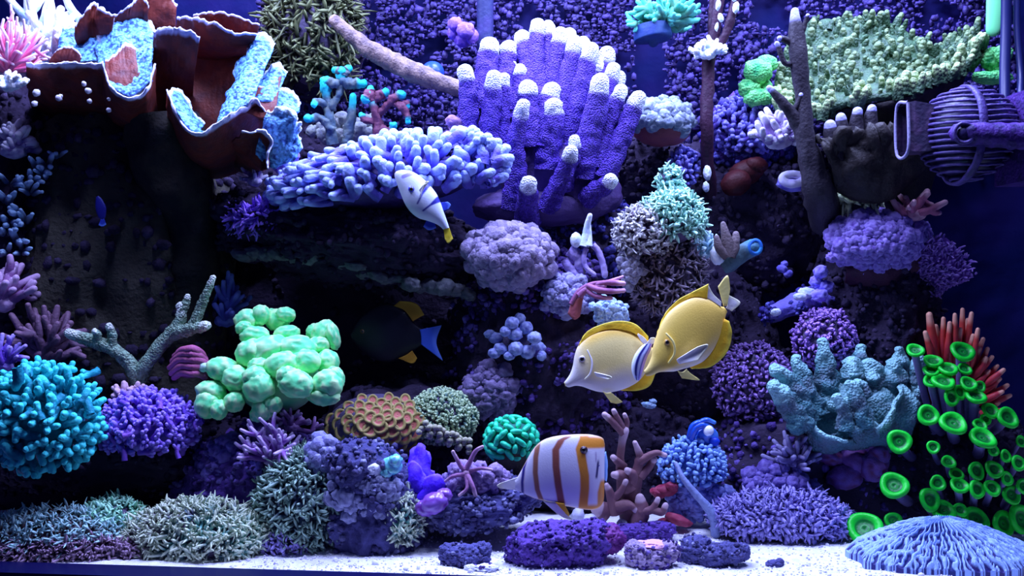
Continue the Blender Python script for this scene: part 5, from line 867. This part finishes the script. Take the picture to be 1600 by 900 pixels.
fin(t, 'anal_fin', [(400, 770), (470, 745), (530, 705), (600, 600)], [(412, 778), (520, 778), (595, 745), (632, 665)], ct, YL + .006, M_fy, .002, .003)
fin(t, 'tail_fin', [(640, 508), (644, 530), (648, 552)], [(720, 470), (700, 530), (716, 590)], ct, YL + .012, M_fyp)
fin(t, 'ventral_fin', [(290, 780), (315, 792), (345, 788)], [(345, 855), (385, 862), (422, 852)], ct, YL - .006, M_fyp, .001)
fin(t, 'pectoral_fin', [(240, 660), (246, 676), (256, 688)], [(330, 682), (352, 694), (330, 708)], ct, YL - .0155, M_fw, .001, .002, -.012)
eye(t, *ct(162, 577), YL - .0125, 5.6, (.55, .50, .50))
g = MB(); ptube(g, [(*ct(196, 520), front(*ct(196, 520)) + .0004, 1.2), (*ct(224, 590), front(*ct(224, 590)) + .0004, 1.5), (*ct(215, 665), front(*ct(215, 665)) + .0004, 1.5), (*ct(180, 705), front(*ct(180, 705)) + .0004, 1.2)], n=8, seg=20, capstart=True); g.build('gill_cover', M_fw, t)
fin(t, 'rear_patch', [(515, 425), (545, 470), (590, 500)], [(520, 412), (560, 440), (592, 480)], ct, YL - .004, M_fw, .001)
# tang behind it, tilted nose-down
t = thing('yellow_tang', 'golden yellow tang tilted nose-down behind the paler tang', 'fish', *ct(850, 660), YR, 'yellow tangs')
secs = [(556, 652, 572, 686, 2), (572, 632, 606, 682, 4.5), (590, 600, 652, 662, 7), (606, 555, 702, 658, 10), (614, 500, 755, 655, 12.5), (632, 440, 808, 640, 14), (662, 360, 872, 622, 15), (712, 280, 938, 590, 15), (790, 215, 992, 530, 14), (870, 180, 1035, 455, 12), (945, 182, 1062, 380, 9), (1005, 210, 1074, 322, 6.5), (1046, 238, 1082, 292, 4), (1068, 244, 1090, 276, 3.2)]
def tangR(x, y, tt, q):
    c = lerp((.96, .66, .11), (.98, .70, .12), .5 + .5 * q); c = lerp(c, (.84, .80, .74), ss(-.5, -.98, q) * .8 * ss(.12, .3, tt) * (1 - ss(.5, .75, tt)))
    c = lerp(c, (.84, .70, .26), ss(.3, .1, tt) * .6); c = lerp(c, (.86, .52, .09), ss(.45, .75, tt) * .4)
    return lerp(c, (.84, .62, .18), ss(.5, 1, q) * .6)
loft(secs, YR, tangR, ct, dY=.02).build('body', M_skin, t)
fin(t, 'dorsal_fin', [(640, 430), (690, 320), (780, 225), (870, 182), (960, 190)], [(645, 400), (690, 290), (770, 203), (860, 152), (968, 96)], ct, YR + .012, M_fy, .002, .004)
fin(t, 'dorsal_rear', [(950, 185), (1000, 212), (1048, 242)], [(966, 100), (1000, 160), (1052, 212)], ct, YR + .013, M_fw, .001, .003)
fin(t, 'anal_fin', [(850, 630), (940, 588), (1010, 500), (1072, 320)], [(865, 640), (985, 625), (1085, 535), (1118, 420), (1100, 335)], ct, YR + .012, M_fy, .002, .004)
fin(t, 'tail_fin', [(1066, 240), (1078, 236), (1088, 240)], [(1030, 112), (1090, 42), (1108, 130)], ct, YR + .020, M_fyp, .001)
fin(t, 'tail_fin', [(1080, 250), (1092, 235), (1092, 215)], [(1118, 272), (1172, 215), (1094, 165)], ct, YR + .021, M_fw, .001)
fin(t, 'ventral_fin', [(770, 650), (800, 660), (830, 640)], [(800, 700), (912, 712), (850, 672)], ct, YR - .004, M_fyp, .001)
fin(t, 'pectoral_fin', [(765, 580), (772, 596), (785, 608)], [(900, 498), (968, 488), (905, 585)], ct, YR - .0145, M_fw, .001, .002, -.014)
eye(t, *ct(706, 470), YR - .0115, 5, (.62, .42, .18))
g = MB(); ptube(g, [(*ct(700, 415), YR - .007, 1.6), (*ct(745, 470), YR - .0105, 1.8), (*ct(752, 540), YR - .0105, 1.8), (*ct(715, 600), YR - .008, 1.4)], n=8, seg=20, capstart=True); g.build('gill_cover', M_fyp, t)
# cleaner wrasse
t = thing('cleaner_wrasse', 'small blue-and-black striped cleaner wrasse at the tang cheek', 'fish', *ct(520, 700), YL - .03)
def wr(x, y, tt, q): return (.80, .88, 1.0) if q > .55 else ((.01, .01, .18) if q > .0 else ((.55, .62, 1.0) if q > -.35 else ((.05, .05, .5) if q > -.6 else (.5, .35, .85))))
loft([(560, 480, 612, 478, 1.5), (530, 505, 600, 520, 4), (498, 550, 580, 560, 6), (480, 600, 562, 610, 6.5), (478, 650, 548, 655, 5.5), (490, 690, 535, 695, 3.5), (503, 712, 526, 713, 1)], YL - .03, wr, ct, 70, 28).build('body', M_skin, t)
fin(t, 'tail_fin', [(570, 482), (590, 478), (612, 482)], [(600, 440), (625, 440), (640, 460)], ct, YL - .030, M_fw, .001)
eye(t, *ct(505, 690), YL - .034, 1.3, (.3, .3, .8))
# butterflyfish
cb = lambda x, y: (770 + x / 5.625, 660 + y / 5.625)
YB = .125
t = thing('butterflyfish', 'copperband butterflyfish with orange and white stripes', 'fish', *cb(560, 770), YB)
secs = [(984, 190, 978, 660, 2), (972, 146, 968, 706, 8), (945, 126, 940, 744, 12), (900, 114, 895, 764, 14.5), (850, 105, 845, 768, 16), (780, 103, 775, 760, 16.5), (700, 106, 700, 745, 16), (600, 114, 610, 728, 15), (520, 128, 530, 706, 14), (450, 152, 462, 690, 12.5), (395, 190, 410, 678, 11), (345, 250, 362, 664, 9), (305, 318, 322, 648, 7.5), (275, 375, 285, 632, 6), (245, 430, 250, 614, 4.5), (215, 482, 215, 596, 3.2), (195, 505, 195, 585, 2.5)]
def path_x(y, pts): ys = [p[1] for p in pts]; return float(np.interp(y, ys, [p[0] for p in pts]))
OR, BRN, WH = (.72, .27, .03), (.30, .09, .06), (.78, .76, .88)
def bf(x, y, tt, q):
    X_ = (x - 770) * 5.625; Y_ = (y - 660) * 5.625; c = np.array(WH)
    def band(pts, w, colr):
        nonlocal c
        d = abs(X_ - path_x(Y_, pts)); a = ss(w * .5 + 7, w * .5 - 7, d); e = ss(w * .5 + 14, w * .5 + 6, d) * (1 - a)
        c = lerp(lerp(c, (.82, .70, .74), e * .5), colr, a)
    band([(300, 300), (272, 400), (258, 520), (262, 620)], 24, (.03, .02, .22))
    band([(395, 190), (376, 300), (372, 430), (390, 580), (430, 690)], 44, lerp(BRN, (.36, .18, .10), .5))
    band([(660, 120), (600, 150), (550, 230), (552, 380), (572, 540), (600, 690)], 62, BRN)
    band([(800, 130), (762, 220), (780, 330), (800, 450), (802, 560), (790, 720)], 78, OR)
    if Y_ < 235: c = lerp(c, OR, ss(770, 800, X_) * ss(232, 205, Y_) * ss(118, 150, Y_ + 15))
    c = lerp(c, OR, ss(905, 925, X_ + max(0, 600 - Y_) * -.25) * ss(470, 520, Y_))
    c = lerp(c, OR, ss(690, 735, Y_) * ss(780, 810, X_))
    c = lerp(c, (.05, .04, .16), ss(13, 6, abs(X_ - 912 + (Y_ - 400) * .12)) * ss(300, 350, Y_) * ss(490, 460, Y_))
    c = lerp(c, (.50, .42, .62), ss(10, 4, abs(X_ - 900)) * ss(230, 270, Y_) * ss(350, 320, Y_))
    c = lerp(c, (.80, .58, .36), ss(.94, .99, abs(q)) * .8); return c
loft(secs, YB, bf, cb, ns=190, nr=160, dY=-.01, p=.9).build('body', M_skin, t)
fin(t, 'tail_fin', [(215, 482), (205, 540), (210, 596)], [(60, 535), (36, 556), (60, 580)], cb, YB - .010, M_fw, .001)
fin(t, 'ventral_fin', [(440, 690), (500, 702), (570, 702)], [(560, 800), (640, 845), (700, 858)], cb, YB - .012, M_fw, .001, .003)
fin(t, 'ventral_fin', [(550, 700), (580, 705), (625, 712)], [(640, 800), (668, 825), (672, 800)], cb, YB - .015, mat('fin_gold', (.78, .46, .08), (.85, .6, .2), None, bump=.1), .001, .003)
fin(t, 'pectoral_fin', [(925, 370), (930, 420), (938, 470)], [(995, 255), (1010, 400), (1000, 520)], cb, YB + .012, mat('fin_blue', (.12, .22, .55), (.4, .6, .9), (.04, .06, .3), 60, .6, .2, 200), .002, .002, .02)
g = MB(); ptube(g, [(*cb(900, 400), YB - .010, 4.5), (*cb(930, 375), YB - .012, 3), (*cb(955, 335), YB + .006, 2), (*cb(985, 290), YB + .022, 1.4)], n=10, seg=14); g.build('snout', mat('snout_dark', (.05, .05, .22), (.3, .4, .8), None, bump=0), t)
eye(t, *cb(800, 243), YB - .0135, 6.2, (.04, .02, .03))
# puffer
cpf = lambda x, y: (600 + x / 6.43, 250 + y / 6.43)
YP = .20
t = thing('saddled_puffer', 'white puffer with dark blue saddles and a yellow tail', 'fish', *cpf(400, 620), YP)
secs = [(128, 112, 104, 140, 2), (190, 100, 112, 185, 6), (290, 118, 138, 262, 10), (395, 190, 172, 350, 13), (470, 265, 215, 450, 15), (530, 345, 275, 530, 15), (565, 420, 350, 585, 13.5), (590, 490, 440, 612, 11), (612, 555, 515, 640, 8), (635, 620, 562, 668, 5.5), (655, 680, 595, 698, 3.8)]
def seg_d(x, y, a, b):
    ax, ay, bx, by = *a, *b; u = max(0, min(1, ((x - ax) * (bx - ax) + (y - ay) * (by - ay)) / ((bx - ax) ** 2 + (by - ay) ** 2))); return math.hypot(x - ax - u * (bx - ax), y - ay - u * (by - ay)), u
def puf(x, y, tt, q):
    X_ = (x - 600) * 6.43; Y_ = (y - 250) * 6.43; c = lerp((.62, .72, .92), (.78, .80, .90), .5 - .5 * q)
    for a, b, w0, w1 in (((470, 200), (345, 445), 42, 8), ((590, 370), (402, 515), 42, 9), ((300, 130), (200, 175), 26, 20)):
        d, u = seg_d(X_, Y_, a, b); w = w0 + (w1 - w0) * min(1, u * 1.6); k = ss(w + 5, w - 5, d); c = lerp(c, (.02, .02, .30) if w0 > 30 else (.28, .24, .62), k)
    return lerp(c, (.72, .62, .75), ss(.10, .0, tt))
loft(secs, YP, puf, cpf, ns=130, nr=110, dY=.01).build('body', M_skin, t)
fin(t, 'tail_fin', [(597, 694), (625, 688), (655, 680)], [(612, 795), (645, 838), (692, 792)], cpf, YP + .010, mat('tail_yellow', (.80, .66, .10), (.9, .75, .2), None, bump=.1))
fin(t, 'dorsal_fin', [(555, 430), (580, 470), (598, 510)], [(640, 420), (670, 450), (650, 490)], cpf, YP + .008, mat('fin_deepblue', (.05, .07, .4), (.2, .3, .8), None, bump=.1), .001)
fin(t, 'anal_fin', [(430, 600), (470, 615), (510, 632)], [(395, 670), (450, 705), (525, 685)], cpf, YP + .008, MATS['fin_deepblue'], .001)
fin(t, 'pectoral_fin', [(352, 300), (365, 330), (360, 370)], [(420, 215), (452, 215), (400, 245)], cpf, YP - .016, M_fw, .001, .0018, -.006)
eye(t, *cpf(275, 292), YP - .0125, 5, (.10, .10, .5))
# dark angelfish in the cave
idn = lambda x, y: (x, y)
YA = .37
t = thing('angelfish', 'dark angelfish in the cave with orange fin edges and blue tail', 'fish', 620, 565, YA)
dk = lambda x, y, tt, q: (.008, .008, .018)
loft([(548, 520, 550, 532, 2), (560, 500, 562, 545, 7), (580, 482, 582, 560, 11), (605, 474, 607, 566, 13), (630, 482, 632, 556, 10), (648, 505, 650, 545, 5), (660, 515, 660, 538, 3)], YA, dk, idn, 80, 36).build('body', M_skin, t)
M_fo = mat('fin_orange', (.40, .22, .05), (.5, .3, .08), None, bump=.1)
fin(t, 'dorsal_fin', [(615, 478), (632, 485), (645, 502)], [(625, 470), (650, 474), (663, 492)], idn, YA - .004, M_fo, .001)
fin(t, 'anal_fin', [(622, 560), (634, 555), (644, 548)], [(628, 562), (645, 568), (652, 560)], idn, YA - .004, M_fo, .001)
fin(t, 'tail_fin', [(656, 515), (658, 526), (658, 538)], [(690, 508), (682, 535), (692, 564)], idn, YA - .004, mat('tail_blue', (.10, .16, .62), (.2, .3, .8), None, bump=.1), .001)
eye(t, 566, 518, YA - .010, 3.5, (.2, .12, .05))
# small blue fish deep in the shade
t = thing('blue_fish', 'tiny dark blue fish in the shade under the plating coral', 'fish', 158, 330, .29)
loft([(154, 306, 150, 308, 1), (160, 312, 149, 320, 2.5), (166, 325, 150, 330, 3), (165, 338, 154, 340, 2), (163, 342, 158, 343, 1)], .29, lambda x, y, tt, q: (.012, .012, .22), idn, 30, 20).build('body', M_skin, t)
fin(t, 'tail_fin', [(158, 342), (160, 343), (163, 342)], [(154, 352), (160, 354), (166, 351)], idn, .29, MATS['fin_deepblue'], .0005)
